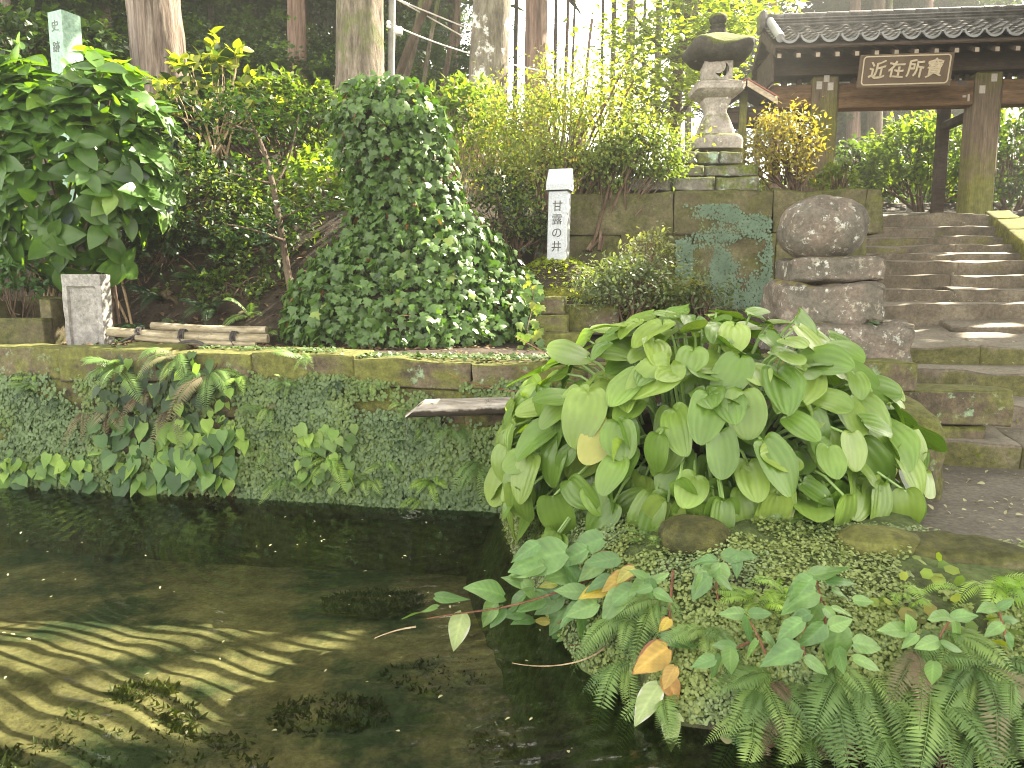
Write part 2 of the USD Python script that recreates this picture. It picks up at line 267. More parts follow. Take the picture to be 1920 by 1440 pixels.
stone_mat("moss_ground", [(.3, (.05, .055, .012)), (.5, (.11, .11, .016)), (.7, (.2, .19, .02))], scale=9., bump=1., bump_scale=60., rough=.95)
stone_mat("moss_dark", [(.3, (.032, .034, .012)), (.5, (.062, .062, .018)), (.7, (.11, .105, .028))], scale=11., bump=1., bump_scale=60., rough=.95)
stone_mat("path_soil", [(.3, (.078, .069, .053)), (.5, (.108, .096, .075)), (.7, (.145, .13, .102))], scale=3., bump=.5, bump_scale=60., moss=(.1, .1, .04), moss_bias=-.55, moss_up=.35, lichen=(.27, .25, .21), lich_thr=.67, lich_scale=30.)
stone_mat("bank_soil", [(.3, (.03, .026, .016)), (.5, (.06, .055, .03)), (.7, (.10, .095, .05))], scale=8., moss=(.05, .07, .02), moss2=(.10, .13, .04), moss_bias=.05, moss_up=.1, bump=1., bump_scale=40.)
bark_mat("cedar_bark", [(.32, (.05, .035, .026)), (.5, (.17, .13, .10)), (.68, (.31, .26, .215))], scale=9., stretch=(1.6, 1.6, .09), bump=1.)
bark_mat("red_bark", [(.3, (.06, .036, .027)), (.5, (.19, .125, .095)), (.7, (.28, .2, .155))], scale=9., stretch=(1.5, 1.5, .1))
bark_mat("grey_bark", [(.32, (.05, .038, .028)), (.5, (.14, .115, .085)), (.68, (.24, .2, .155))], scale=9., stretch=(1.2, 1.2, .25), moss=(.10, .11, .04))
bark_mat("lichen_bark", [(.3, (.06, .05, .035)), (.5, (.12, .105, .075)), (.7, (.18, .16, .12))], scale=9., stretch=(1.2, 1.2, .3), lichen=(.48, .46, .42), lich_thr=.545, lich_scale=3.4)
bark_mat("brown_bark", [(.3, (.045, .032, .021)), (.5, (.09, .066, .044)), (.7, (.15, .115, .078))], scale=10., stretch=(1, 1, .25))
bark_mat("twig", [(.3, (.05, .032, .02)), (.5, (.10, .065, .042)), (.7, (.17, .12, .08))], scale=14.)
bark_mat("pale_twig", [(.3, (.22, .15, .08)), (.5, (.33, .24, .14)), (.7, (.45, .36, .24))], scale=14.)
bark_mat("red_stem", [(.3, (.10, .045, .025)), (.5, (.17, .08, .045)), (.7, (.23, .14, .08))], scale=14.)
bark_mat("gate_wood", [(.3, (.06, .034, .017)), (.5, (.11, .066, .034)), (.7, (.16, .10, .058))], scale=7., stretch=(.2, 1, 2.2), bump=.4, moss=None)
stone_mat("post_wood", [(.3, (.055, .04, .025)), (.5, (.10, .074, .05)), (.7, (.15, .115, .08))], scale=7., stretch=(2., 2., .15), bump=.4, moss=(.075, .075, .018), moss2=(.12, .115, .026), moss_bias=.07, moss_up=0.0, moss_scale=.9)
bark_mat("dark_wood", [(.3, (.025, .017, .012)), (.5, (.045, .032, .023)), (.7, (.07, .052, .038))], scale=7., stretch=(.2, 1, 1.5), bump=.4)
bark_mat("pale_wood", [(.3, (.28, .22, .15)), (.5, (.38, .31, .22)), (.7, (.46, .39, .29))], scale=10., stretch=(.3, 1, 1))
flat_mat("rafter_end", (.24, .19, .14)); flat_mat("plaque_board", (.065, .04, .02), .55); flat_mat("plaque_paint", (.33, .27, .18), .6, .2, 30.)
stone_mat("roof_tile", [(.3, (.036, .033, .029)), (.5, (.075, .07, .063)), (.7, (.135, .127, .115))], scale=6., rough=.38, bump=.15, lichen=(.2, .2, .16), lich_thr=.66, lich_scale=11.)
flat_mat("tile_edge", (.19, .19, .19), .42, .3)
flat_mat("carved_dark", (.035, .032, .03), .8); flat_mat("carved_grey", (.08, .085, .085), .8)
flat_mat("sticker", (.06, .065, .075), .7, .5, 60.); flat_mat("sticker_pale", (.33, .3, .26), .7, .3, 60.)
flat_mat("red_trim", (.22, .055, .035), .6); flat_mat("rope", (.035, .03, .027), .9, .4, 60.)
bark_mat("bamboo_old", [(.3, (.10, .082, .05)), (.5, (.19, .16, .10)), (.7, (.30, .265, .19))], scale=12., stretch=(.25, 1, 1), bump=.25, lichen=(.1, .085, .05), lich_thr=.6, lich_scale=7.)
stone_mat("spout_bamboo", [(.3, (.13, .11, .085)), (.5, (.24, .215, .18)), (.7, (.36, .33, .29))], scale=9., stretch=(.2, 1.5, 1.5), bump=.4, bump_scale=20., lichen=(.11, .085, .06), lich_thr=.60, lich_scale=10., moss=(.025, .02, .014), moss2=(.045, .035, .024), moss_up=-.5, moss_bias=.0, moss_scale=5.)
flat_mat("spout_dark", (.028, .022, .017), .6)
flat_mat("pole_grey", (.24, .24, .22), .6); flat_mat("white_glaze", (.72, .72, .7), .35, .1); flat_mat("wire_pale", (.62, .58, .52), .5, .1)
leaf_mat("weed_leaf", [(0, (.05, .06, .02)), (.5, (.085, .095, .03)), (1, (.14, .14, .05))], trans=.2)
flat_mat("algae", (.05, .075, .018), .8, .6, 12.)
# foliage
leaf_mat("hosta_leaf", [(0, (.085, .155, .024)), (.35, (.12, .205, .034)), (.7, (.16, .245, .044)), (1, (.205, .285, .06))], trans=.24, ttint=(1.35, 1.5, .4), rough=.36, spec=.5, edge=((.36, .29, .12), .66), nz=5., vein=(.95, 1.04))
leaf_mat("hosta_yellow", [(0, (.36, .36, .10)), (1, (.42, .40, .14))], trans=.3, rough=.4, edge=((.30, .18, .07), .6))
flat_mat("hosta_stalk", (.17, .26, .075), .45, .25)
leaf_mat("knotweed_leaf", [(0, (.075, .15, .048)), (.5, (.11, .20, .06)), (1, (.155, .25, .08))], trans=.25, rough=.42, spec=.45, edge=((.33, .27, .06), .64), nz=14., vein=(.80, 1.12))
leaf_mat("knotweed_turned", [(0, (.42, .32, .05)), (.5, (.36, .2, .06)), (1, (.28, .30, .07))], trans=.3, rough=.45, spec=.4, edge=((.19, .075, .035), .47), nz=14., vein=(.8, 1.12))
leaf_mat("knotweed_pale", [(0, (.26, .33, .14)), (1, (.34, .38, .16))], trans=.25, rough=.5, edge=((.40, .39, .33), .47), nz=14., vein=(.85, 1.1))
leaf_mat("hydrangea_leaf", [(0, (.03, .07, .017)), (.4, (.06, .125, .026)), (.75, (.10, .185, .034)), (1, (.17, .26, .05))], trans=.38, ttint=(2.4, 2.3, .25), rough=.36, spec=.45)
leaf_mat("hydrangea_old", [(0, (.04, .065, .06)), (1, (.06, .085, .07))], trans=.15, rough=.4, spec=.4)
leaf_mat("ivy_leaf", [(0, (.015, .034, .008)), (.3, (.034, .074, .017)), (.65, (.075, .135, .03)), (.9, (.13, .195, .042)), (1, (.22, .265, .058))], trans=.18, ttint=(1.8, 2.2, .4), rough=.36, spec=.38)
leaf_mat("ivy_brown", [(0, (.09, .03, .014)), (1, (.16, .07, .03))], trans=.2, rough=.6)
leaf_mat("azalea_leaf", [(0, (.06, .105, .026)), (.5, (.11, .165, .042)), (.85, (.18, .22, .06)), (1, (.3, .29, .055))], trans=.38, ttint=(1.9, 1.9, .4), rough=.45)
leaf_mat("dusty_azalea_leaf", [(0, (.07, .10, .045)), (.5, (.12, .155, .07)), (1, (.2, .215, .10))], trans=.3, ttint=(1.7, 1.7, .5), rough=.5)
leaf_mat("golden_leaf", [(0, (.11, .12, .03)), (.5, (.18, .175, .045)), (1, (.26, .23, .06))], trans=.4, ttint=(1.8, 1.6, .4), rough=.5)
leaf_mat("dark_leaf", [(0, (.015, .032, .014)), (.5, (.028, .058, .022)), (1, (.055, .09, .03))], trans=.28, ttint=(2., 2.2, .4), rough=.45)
leaf_mat("forest_leaf", [(0, (.022, .042, .014)), (.5, (.045, .08, .022)), (1, (.085, .125, .03))], trans=.42, ttint=(2.2, 2.2, .35), rough=.5)
leaf_mat("cedar_leaf", [(0, (.014, .03, .014)), (.5, (.025, .05, .02)), (1, (.05, .075, .026))], trans=.25, ttint=(2., 2., .5), rough=.6)
leaf_mat("maple_leaf", [(0, (.14, .20, .025)), (.5, (.22, .28, .03)), (1, (.32, .34, .03))], trans=.55, ttint=(1.9, 1.9, .25), rough=.5)
leaf_mat("bright_leaf", [(0, (.09, .15, .03)), (.5, (.15, .21, .035)), (1, (.25, .27, .05))], trans=.45, ttint=(1.9, 2.0, .3), rough=.45)
leaf_mat("fern_leaf", [(0, (.075, .135, .035)), (.5, (.115, .19, .05)), (1, (.18, .26, .065))], trans=.3, rough=.5)
leaf_mat("fern_bright", [(0, (.16, .27, .05)), (1, (.23, .34, .06))], trans=.35, rough=.5)
leaf_mat("fern_brown", [(0, (.08, .05, .028)), (.5, (.13, .10, .055)), (1, (.15, .155, .075))], trans=.2, rough=.7)
leaf_mat("liverwort_blue", [(0, (.055, .092, .036)), (.5, (.105, .16, .062)), (1, (.19, .245, .10))], trans=.1, rough=.5)
leaf_mat("liverwort_pale", [(0, (.11, .165, .11)), (.5, (.17, .235, .155)), (1, (.24, .30, .2))], trans=.1, rough=.6)
leaf_mat("liverwort_green", [(0, (.055, .09, .024)), (.5, (.105, .155, .042)), (1, (.21, .25, .075))], trans=.12, rough=.5)
leaf_mat("creeper_leaf", [(0, (.04, .085, .03)), (.5, (.075, .15, .045)), (.8, (.11, .2, .05)), (1, (.17, .28, .05))], trans=.3, rough=.45)
leaf_mat("litter", [(0, (.07, .04, .022)), (.5, (.15, .09, .05)), (.8, (.24, .16, .09)), (1, (.34, .26, .12))], trans=.1, rough=.75)
leaf_mat("litter_pale", [(0, (.25, .24, .12)), (.5, (.36, .33, .2)), (1, (.30, .19, .11))], trans=.1, rough=.75)
# water and bed
usdkit.material(stage, L("water"), {
    "geo": ("geometry", {}), "mp": ("mapping", {"location": (.72, -4.45, 0)}),
    "wv": ("wave_texture", {"wave_type": "rings", "rings_direction": "spherical", "scale": 3.6, "distortion": 3.2, "detail": 3., "detail_scale": 1.2}),
    "m2": ("mapping", {"scale": (1.0, 3.2, 1)}), "n": ("noise_texture", {"scale": 3.2, "detail": 3., "roughness": .5}),
    "mm": ("math", {"math_type": "multiply_add", "value2": 1.8}),
    "bp": ("bump", {"strength": .11, "distance": .03}),
    "m3": ("mapping", {"rotation": (0., 0., -1.08)}), "w2": ("wave_texture", {"wave_type": "bands", "bands_direction": "x", "scale": 2.9, "distortion": 2.2, "detail": 3., "detail_scale": .8, "detail_roughness": .6}), "b2": ("bump", {"strength": .065, "distance": .03}),  # bands in the fresnel dim the bed in stripes, imitating caustics
    "f": ("fresnel", {"IOR": 1.33}), "t": ("transparent_bsdf", {"color": (.61, .67, .56)}), "g": ("glossy_bsdf", {"roughness": .015, "color": (1, 1, 1)}), "m": ("mix_closure", {})},
    [("geo.position", "mp.vector"), ("mp.vector", "wv.vector"), ("geo.position", "m2.vector"), ("m2.vector", "n.vector"), ("n.fac", "mm.value1"), ("wv.fac", "mm.value3"), ("mm.value", "bp.height"), ("bp.normal", "g.normal"), ("geo.position", "m3.vector"), ("m3.vector", "w2.vector"), ("w2.fac", "b2.height"), ("b2.normal", "f.normal"), ("f.fac", "m.fac"), ("t.BSDF", "m.closure1"), ("g.BSDF", "m.closure2")], surface="m.closure")
stone_mat("pond_bed_sand", [(.3, (.10, .08, .042)), (.5, (.2, .16, .085)), (.7, (.31, .25, .14))], scale=4., moss=(.028, .042, .022), moss2=(.06, .075, .038), moss_bias=.04, moss_up=0.0, moss_scale=1.3, bump=.6, bump_scale=20., rough=.8)
usdkit.material(stage, L("droplet"), {"p": ("principled_bsdf", {"roughness": .02, "transmission_weight": 1.0, "ior": 1.33})}, surface="p.BSDF")

# ================================================================ the setting
SHAFTS += [(at(470, 250, 8.6), 1.0), (at(560, 420, 7.6), .7), (at(1000, 260, 7.9), .9), (at(1150, 270, 7.9), .8), (at(120, 250, 6.3), 1.0), (at(1470, 290, 9.6), .8), (at(1340, 250, 8.6), .5), (at(680, 60, 10.6), .8), (at(300, 80, 10.2), .8), (at(915, 100, 9.6), .8), (at(1700, 430, 10.2), .6), (at(1800, 620, 6.9), .4), (at(850, 420, 6.4), .5),(at(1075, 515, 6.85), .55), (at(160, 580, 5.85), .42), (atz(300, 1250, -.36), .8), (atz(70, 1330, -.36), .9), (atz(250, 1180, -.36), .6), (atz(520, 1170, -.36), .45), (atz(160, 1200, -.36), .6), (atz(420, 1140, -.36), .5), (at(1890, 545, 7.9), .7), (at(130, 300, 5.9), .75), (at(60, 470, 6.0), .4),
           (at(1000, 190, 7.8), .7), (at(1180, 230, 7.8), .6), (at(400, 160, 8.3), .7), (at(590, 370, 8.0), .8), (at(1460, 280, 9.2), .7), (at(1720, 300, 13.2), 1.6), (at(870, 240, 6.7), .4), (at(960, 550, 6.2), .3), (at(1010, 670, 4.8), .3), (at(1290, 130, 13.5), 1.8), (at(1180, 160, 13.5), 1.3)]
def Yw(x):  # the line of the pond wall's face
    x = np.asarray(x, float); return np.where(x < 0, 4.66 - .17 * x, 4.66)
def Ywall2(x): return 7.55 - .12 * (np.asarray(x, float) - 1.5)   # the mossy retaining wall's face
STEPS = [(4.70, .295, .452, 18), (5.215, .452, .624, 17), (5.715, .624, .823, 16), (6.10, .823, .975, 15), (7.30, 1.143, 1.302, 12), (7.75, 1.302, 1.445, 10), (8.15, 1.445, 1.585, 8), (8.55, 1.585, 1.764, 6), (8.95, 1.764, 1.887, 5), (9.35, 1.887, 1.997, 5), (9.75, 1.997, 2.134, 4), (10.15, 2.134, 2.294, 4), (10.55, 2.294, 2.492, 4)]
_sy = [s[0] for s in STEPS]; _sz = [s[1] for s in STEPS]
def xl(y): return 2.35 + (np.asarray(y) - 4.8) * .405
def xr(y): return 4.45 + (np.asarray(y) - 4.4) * .377
def gz(x, y):
    x, y = np.asarray(x, float), np.asarray(y, float); d = y - Yw(x)
    nz = (fbm(np.stack([x * .9, y * .9, 0 * x], -1), 4, 3) - .5)
    Lz = .97 + 1.25 * sstep(1.0, 2.7, d) + 1.35 * sstep(2.6, 5.6, d) + .30 * np.clip(d - 5.2, 0, 18) + .12 * np.clip(d - 23, 0, 60)
    d2 = y - Ywall2(x)
    Rz = .95 + .28 * sstep(1.0, 2.5, d) + 1.13 * sstep(.05, .22, d2) + .11 * np.clip(y - 12, 0, 60)
    moss = .50 * np.exp(-(((x - .42) / .62) ** 2 + ((y - 6.95) / .50) ** 4))
    mid = np.maximum(.95 + .28 * sstep(1.0, 2.5, d) + 1.2 * sstep(2.3, 4.2, d) + .13 * np.clip(d - 5, 0, 60), 0)
    t1 = sstep(-1.5, -.1, x + .05 * (y - 6)); t2 = sstep(.55, .9, x + 0 * y)
    z = Lz * (1 - t1) + (mid * (1 - t2) + Rz * t2) * t1 + moss * (1 - sstep(7.5, 8.5, y))
    z = z + nz * (.10 + .5 * sstep(8, 20, y)) * sstep(.3, 1.0, d)
    # the stairs' corridor
    sp = np.interp(y, _sy + [11.2, 14], _sz + [2.50, 2.92])
    inc = (x > xl(y)) & (x < xr(y)) & (y < 11.3)
    z = np.where(inc, sp - .28, z)
    out = (x >= xr(y)) & (y < 14)
    z = np.where(out, sp + .05 + .45 * sstep(0, 2.5, x - xr(y)) + nz * .1, z)
    past = (x > xl(y) - .4) & (y >= 11.3)
    z = np.where(past, np.interp(y, [11.2, 14.6, 15.4, 40, 90], [2.51, 2.93, 3.22, 5.5, 9]) + .02 * nz, z)
    z = np.where(d < .14, -.9, z)                       # under the pond and the near bank
    return z
_xs = np.unique(np.concatenate([np.linspace(-70, -6, 33), np.linspace(-6, 8, 141), np.linspace(8, 70, 32)]))
_ys = np.unique(np.concatenate([np.linspace(-70, 4.2, 20), np.linspace(4.2, 12, 111), np.linspace(12, 26, 36), np.linspace(26, 95, 36)]))
struct("hillside_ground", grid(_xs, _ys, gz), "soil", True)
# pond
_q = atz(560, 1235, -.38) - atz(230, 1130, -.38); RD = unit([-_q[1], _q[0]])   # ridges shaped into the bed to imitate caustic light lines, lying across this
def bedz(X, Y):
    r = np.sin((X * RD[0] + Y * RD[1]) * 36 + 1.1 * np.sin(X * 1.7 + Y) + .8 * fbm(np.stack([X, Y, 0 * X], -1) * 1.5, 2, 5)) * .011 * (.35 + 1.3 * fbm(np.stack([X * 1.5, Y * 1.5, 0 * X], -1), 3, 15))
    return -.38 + .10 * (fbm(np.stack([X, Y, 0 * X], -1) * 1.2, 3, 9) - .5) + r * sstep(4.2, 3.2, Y) - .12 * sstep(3.0, 4.8, Y)
struct("pond_bed", grid(np.arange(-6.5, 3.1, .035), np.arange(-1.0, 5.9, .035), bedz), "pond_bed_sand", True)
struct("pond_water", (np.array([[-6.5, -1.5, 0], [2.6, -1.5, 0], [2.6, 4.9, 0], [0.2, 4.9, 0], [-6.5, 5.95, 0]]), np.array([[0, 1, 2], [0, 2, 3], [0, 3, 4]])), "water")
struct("near_ground", cat_([(np.array([[-6.5, -30, .3], [9, -30, .3], [9, -1.45, .3], [-6.5, -1.45, .3]]), np.array([[0, 1, 2], [0, 2, 3]])), (np.array([[-6.5, -1.45, .3], [9, -1.45, .3], [9, -1.45, -.8], [-6.5, -1.45, -.8]]), np.array([[0, 2, 1], [0, 3, 2]])),
    (np.array([[-6.45, -1.45, -.8], [-6.45, 6.2, -.8], [-6.45, 6.2, 1.0], [-6.45, -1.45, .3], [-30, 6.2, 1.0], [-30, -1.45, .3]]), np.array([[0, 1, 2], [0, 2, 3], [3, 2, 4], [3, 4, 5]]))]), "bank_soil")
# near right-hand bank
_E = np.array([(-.10, 5.0), (-.08, 4.6), (.02, 3.8), (.14, 3.1), (.26, 2.6), (.55, 2.24), (1.2, 2.10), (2.0, 2.03), (2.6, 1.9), (2.6, -1.5)])
_poly = sg.Polygon(np.vstack([_E, [(9, -1.5), (9, 5.0)]]))
def bank_s(X, Y):
    import shapely
    P = shapely.points(X.ravel(), Y.ravel()); d = shapely.distance(P, sg.LineString(_E)); return (np.where(shapely.contains_properly(_poly, P), d, -d)).reshape(X.shape)
def bankz(X, Y):
    s = bank_s(X, Y); n = fbm(np.stack([X, Y, 0 * X], -1) * 3.0, 4, 21) - .5
    z = np.where(s > 0, .42 * (1 - np.exp(-np.maximum(s, 0) / .17)), 2.2 * s) + .10 * n * sstep(-.1, .2, s)
    z = z + .22 * np.exp(-(((X - 1.05) / .7) ** 2 + ((Y - 3.85) / .55) ** 2))
    onpath = sstep(1.75, 2.0, X - .0 * Y) * sstep(2.78, 2.98, Y - .0 * X + .25 * sstep(2.2, 3.0, X))
    return np.where(z > .2, z * (1 - onpath) + .24 * onpath, z)
struct("earth_bank", grid(np.arange(-.4, 9, .045), np.concatenate([np.arange(-1.6, 1.7, .2), np.arange(1.7, 5.3, .045)]), bankz), "bank_soil", True)
def pathz(X, Y): return .29 + .012 * (fbm(np.stack([X, Y, 0 * X], -1) * 2.2, 3, 4) - .5) - .10 * sstep(2.0, 1.7, X) - .16 * sstep(3.06, 2.90, Y + .25 * sstep(2.2, 3.0, X) + .06 * np.sin(X * 9))
struct("path", grid(np.arange(1.7, 9, .06), np.arange(2.5, 5.0, .06), pathz), "path_soil", True)
struct("upper_path", grid(np.arange(3.6, 8.6, .12), np.arange(10.95, 14.9, .12), lambda X, Y: np.interp(Y, [10.9, 11.2, 14.6], [2.49, 2.515, 2.94]) + .012), "path_soil", True)

# ---------------------------------------------------------------- pond wall of stone blocks
g = np.random.default_rng(11)
wall = Thing("pond_wall", "low mossy wall of squared stone blocks along the far side of the pond", "stone wall", (-1.8, 5.0, 0))
def wall_pt(s):  # along the face from x = -6
    x = -6 + s * .985; return np.array([x, float(Yw(x)), 0])
for course, (z0, z1) in enumerate([(-.62, -.12), (-.12, .26), (.26, .55), (.55, .78), (.78, 1.0)]):
    s = -.3 + .35 * (course % 2)
    while s < 8.6:
        ln = g.uniform(.55, .95); c = wall_pt(s + ln / 2); th = math.atan(.17) if c[0] < 0 else 0.0
        top = .97 + .035 * (c[0] < -1.2) + g.uniform(-.015, .02)
        zz1 = top if course == 4 else z1
        off = g.uniform(-.025, .02) - (.03 if course == 4 else 0)
        c = c + frame2(th)[1] * (.19 + off); c[2] = (z0 + zz1) / 2
        wall.part("stone_block", rock((ln - .004, .40, zz1 - z0 - .004), 4 if course > 2 else 3, 30, .035, 3., int(g.integers(1e6)), c, th), "wall_stone", True)
        s += ln
# ---------------------------------------------------------------- stone staircase
st = Thing("stone_staircase", "broad worn stone stairs with mossy risers climbing to the wooden gate", "staircase", (4.2, 7.5, .3))
for i, (Y, z0, z1, th) in enumerate(STEPS):
    th = rad(th); r, d = frame2(th); M = np.array([.573 * Y, Y, 0]); nxt = STEPS[i + 1][0] if i + 1 < len(STEPS) else Y + .55
    tread = min(nxt - Y, .62) + .22; a = -.75 if i < 4 else -1.05 - .05 * (i > 9); b = 1.75 if i < 4 else (xr(Y) - M[0])
    cuts = [a]
    while cuts[-1] < b - .45: cuts.append(min(cuts[-1] + g.uniform(1.1, 2.1), b))
    if cuts[-1] < b: cuts[-1] = b
    for q0, q1 in zip(cuts[:-1], cuts[1:]):
        dz = g.uniform(-.009, .006); dy = g.uniform(-.03, .02)
        v, f = rock((q1 - q0 - .003, tread, z1 - z0 + .20), 4, 22, .032, 2.4, int(g.integers(1e6)))
        v = v + np.array([(q0 + q1) / 2, tread / 2 + dy, z1 - (z1 - z0 + .2) / 2 + dz])
        fr = sstep(.25, 0, v[:, 1] - dy) * sstep(z1 - .12, z1, v[:, 2])
        v[:, 2] -= fr * (.05 * fbm(np.stack([v[:, 0] * 2.4 + i * 9, 0 * v[:, 0], 0 * v[:, 0]], -1), 3, i) * 1.3 - .012)
        w = M + v[:, :1] * r + v[:, 1:2] * d + v[:, 2:] * np.array([0, 0, 1.]); w[:, 2] -= 0
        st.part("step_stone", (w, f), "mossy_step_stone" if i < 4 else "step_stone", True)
# sloping landing
r_, d_ = frame2(rad(14)); M = np.array([.573 * 6.1, 6.1, 0])
for (a0, a1, b0, b1, za, zb) in [(-.9, .35, .28, .85, .955, 1.03), (.35, 1.75, .28, .85, .945, 1.02), (-.9, .1, .80, 1.5, 1.02, 1.12), (.1, 1.8, .80, 1.5, 1.01, 1.10), (.45, 1.8, .98, 1.45, 1.075, 1.15), (-.6, .15, 1.02, 1.5, 1.10, 1.165)]:
    v, f = rock((a1 - a0, b1 - b0, .22), 4, 6, .035, 2.5, int(g.integers(1e6)))
    v = v + np.array([(a0 + a1) / 2, (b0 + b1) / 2, 0]); v[:, 2] += -.11 + za + (zb - za) * np.clip((v[:, 1] - b0) / (b1 - b0), 0, 1)
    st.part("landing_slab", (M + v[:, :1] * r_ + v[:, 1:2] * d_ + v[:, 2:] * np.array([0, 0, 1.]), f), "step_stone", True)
# coping on the right edge
cop = Thing("stair_coping", "sloping moss covered stone kerb down the right edge of the upper stairs", "kerb", (6.6, 10, 2))
for k in range(6):
    y1, y0 = 10.75 - k * .62, 10.75 - (k + 1) * .62 + .02
    P0, P1 = np.array([xr(y0) + .12, y0, np.interp(y0, _sy, _sz) + .10]), np.array([xr(y1) + .12, y1, np.interp(y1, _sy, _sz) + .10])
    v, f = rock((.30, np.linalg.norm(P1 - P0), .34), 3, 8, .02, 4, 40 + k); t = unit(P1 - P0); b = unit(np.cross(t, [0, 0, 1.])); n2 = np.cross(b, t)
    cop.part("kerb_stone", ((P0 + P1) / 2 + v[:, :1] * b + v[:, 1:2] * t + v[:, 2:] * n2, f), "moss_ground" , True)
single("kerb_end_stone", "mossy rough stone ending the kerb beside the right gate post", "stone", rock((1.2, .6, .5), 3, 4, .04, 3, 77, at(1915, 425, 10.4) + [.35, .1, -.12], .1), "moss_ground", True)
# far steps behind the gate
fs = Thing("far_steps", "short flight of low pale steps beyond the gate", "staircase", (8.2, 14.8, 2.9))
for k in range(4):
    c = at(1690, 399.5 - 6.2 * k, 14.4 + k * .4); zt = c[2]
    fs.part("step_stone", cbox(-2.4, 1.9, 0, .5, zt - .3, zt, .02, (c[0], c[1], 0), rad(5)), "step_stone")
# ---------------------------------------------------------------- mossy retaining wall below the lantern
rw = Thing("retaining_wall", "dark mossy retaining wall of large blocks under the stone lantern", "stone wall", (2.4, 7.5, 1.2))
def Zpx(py, Y): return at(960, py, Y)[2]
for course, (z0, z1) in enumerate([(1.0, 1.52), (1.52, 1.98), (1.98, 2.41)]):
    x = .55 - .3 * (course % 2)
    while x < 3.6:
        ln = g.uniform(.7, 1.15); ln = min(ln, 3.62 - x + .02)
        if ln < .15: break
        c = np.array([x + ln / 2, float(Ywall2(x + ln / 2)) + .2 + g.uniform(-.02, .02), (z0 + z1) / 2])
        rw.part("stone_block", rock((ln - .002, .42, z1 - z0 - .002), 4, 34, .055, 2.5, int(g.integers(1e6)), c, math.atan(.12)), "mossy_wall_stone", True); x += ln
# lantern plinth tiers
tiers = Thing("lantern_plinth", "stepped plinth of lichen spotted stone slabs under the lantern", "plinth", at(1330, 355, 8.2))
def tier(px0, px1, pyt, pyb, Y, dep, cuts, mat="tier_stone"):
    a, b = at(px0, pyt, Y), at(px1, pyb, Y); xs_ = np.linspace(a[0], b[0], cuts + 1)
    for k in range(cuts):
        j = g.uniform(-.02, .02) if 0 < k else 0
        tiers.part("slab", rock((xs_[k + 1] - xs_[k] - .008, dep, a[2] - b[2] - .004), 3, 9, .016, 5, int(g.integers(1e6)), ((xs_[k] + xs_[k + 1]) / 2, Y + dep / 2, (a[2] + b[2]) / 2), rad(4)), mat, True)
tier(1185, 1432, 331, 358, 7.75, 1.3, 3); tier(1228, 1428, 309, 330, 7.95, 1.1, 2); tier(1268, 1398, 284, 308, 8.2, .85, 3)
# ---------------------------------------------------------------- stone lantern
LY = 8.62; lc = at(1338, 285, LY); S = LY / FPX / ray(1338, 200)[1]
def zl(py): return at(1338, py, LY)[2]
lan = Thing("stone_lantern", "tall stone lantern with mossy curved roof and crescent moon window", "stone lantern", lc)
o = np.array([lc[0], LY, 0]); SQ = math.pi / 4
def sq(half, z): return (half * 1.0, z)
lan.part("base", revolve([(.27, zl(285)), (.275, zl(270)), (.26, zl(262)), (.235, zl(258))], 40, o, .1, 7), "lantern_stone", 40)
lan.part("shaft", revolve([(.20, zl(258)), (.195, zl(250)), (.135, zl(222)), (.112, zl(214)), (.12, zl(205)), (.15, zl(194)), (.155, zl(188))], 40, o, .1, 6), "lantern_stone", 40)
lan.part("platform", revolve([(.16, zl(189)), (.265, zl(176)), (.27, zl(168)), (.255, zl(167)), (.255, zl(162)), (.23, zl(160))], 40, o, .1, 7), "lantern_stone", 40)
# fire box with a crescent cut right through
hw = .155; zb0, zb1 = zl(160), zl(116)
cres = sg.Point(0, 0).buffer(.075, 24).difference(sg.Point(-.035, .035).buffer(.075, 24)); cres = max(getattr(cres, "geoms", [cres]), key=lambda q: q.area)
from shapely import affinity
cres = affinity.translate(affinity.scale(cres, 1.05, 1.05), .035, (zb0 + zb1) / 2 + .005)
plate = sg.box(-hw, zb0, hw, zb1).difference(cres)
def plate_mesh(poly, depth, o, th, b0):
    m = trimesh.creation.extrude_polygon(poly, depth, engine="earcut"); v = np.asarray(m.vertices); r, d = frame2(th)
    return np.asarray(o) + v[:, :1] * r + (v[:, 2:] + b0) * d + v[:, 1:2] * np.array([0, 0, 1.]), np.asarray(m.faces)[:, ::-1] if False else np.asarray(m.faces)
fb = lan.part("fire_box", cat_([plate_mesh(plate, .05, o, .1, -hw), plate_mesh(plate, .05, o, .1, hw - .05), cbox(-hw, -hw + .06, -hw + .05, hw - .05, zb0, zb1, .004, o, .1), cbox(hw - .06, hw, -hw + .05, hw - .05, zb0, zb1, .004, o, .1)]), "lantern_stone")
# roof: concave square roof with upturned corners
def lantern_roof():
    prof = [(.05, zl(64)), (.12, zl(68)), (.20, zl(76)), (.27, zl(85)), (.345, zl(93)), (.358, zl(97)), (.35, zl(107)), (.29, zl(119)), (.15, zl(123))]
    n = 48; v, f = revolve(prof, n, (0, 0, 0), .1, 5); ang = np.arctan2(v[:, 1], v[:, 0]) - .1; rr = np.hypot(v[:, 0], v[:, 1])
    v[:, 2] += .055 * np.abs(np.sin(2 * ang)) ** 5 * sstep(.15, .45, rr); nn = (fbm(v * 9, 3, 3) - .5) * .03; v[:, 2] += nn; v[:, :2] *= (1 + nn[:, None] * .6)
    return v + o, f
lan.part("roof", lantern_roof(), "lantern_dark_stone", 50)
lan.part("finial", revolve([(.10, zl(67)), (.10, zl(58)), (.065, zl(57)), (.085, zl(52)), (.09, zl(50)), (.055, zl(47)), (.085, zl(43)), (.102, zl(36)), (.088, zl(29)), (.04, zl(25)), (.0, zl(24))], 24, o), "lantern_dark_stone", 50)
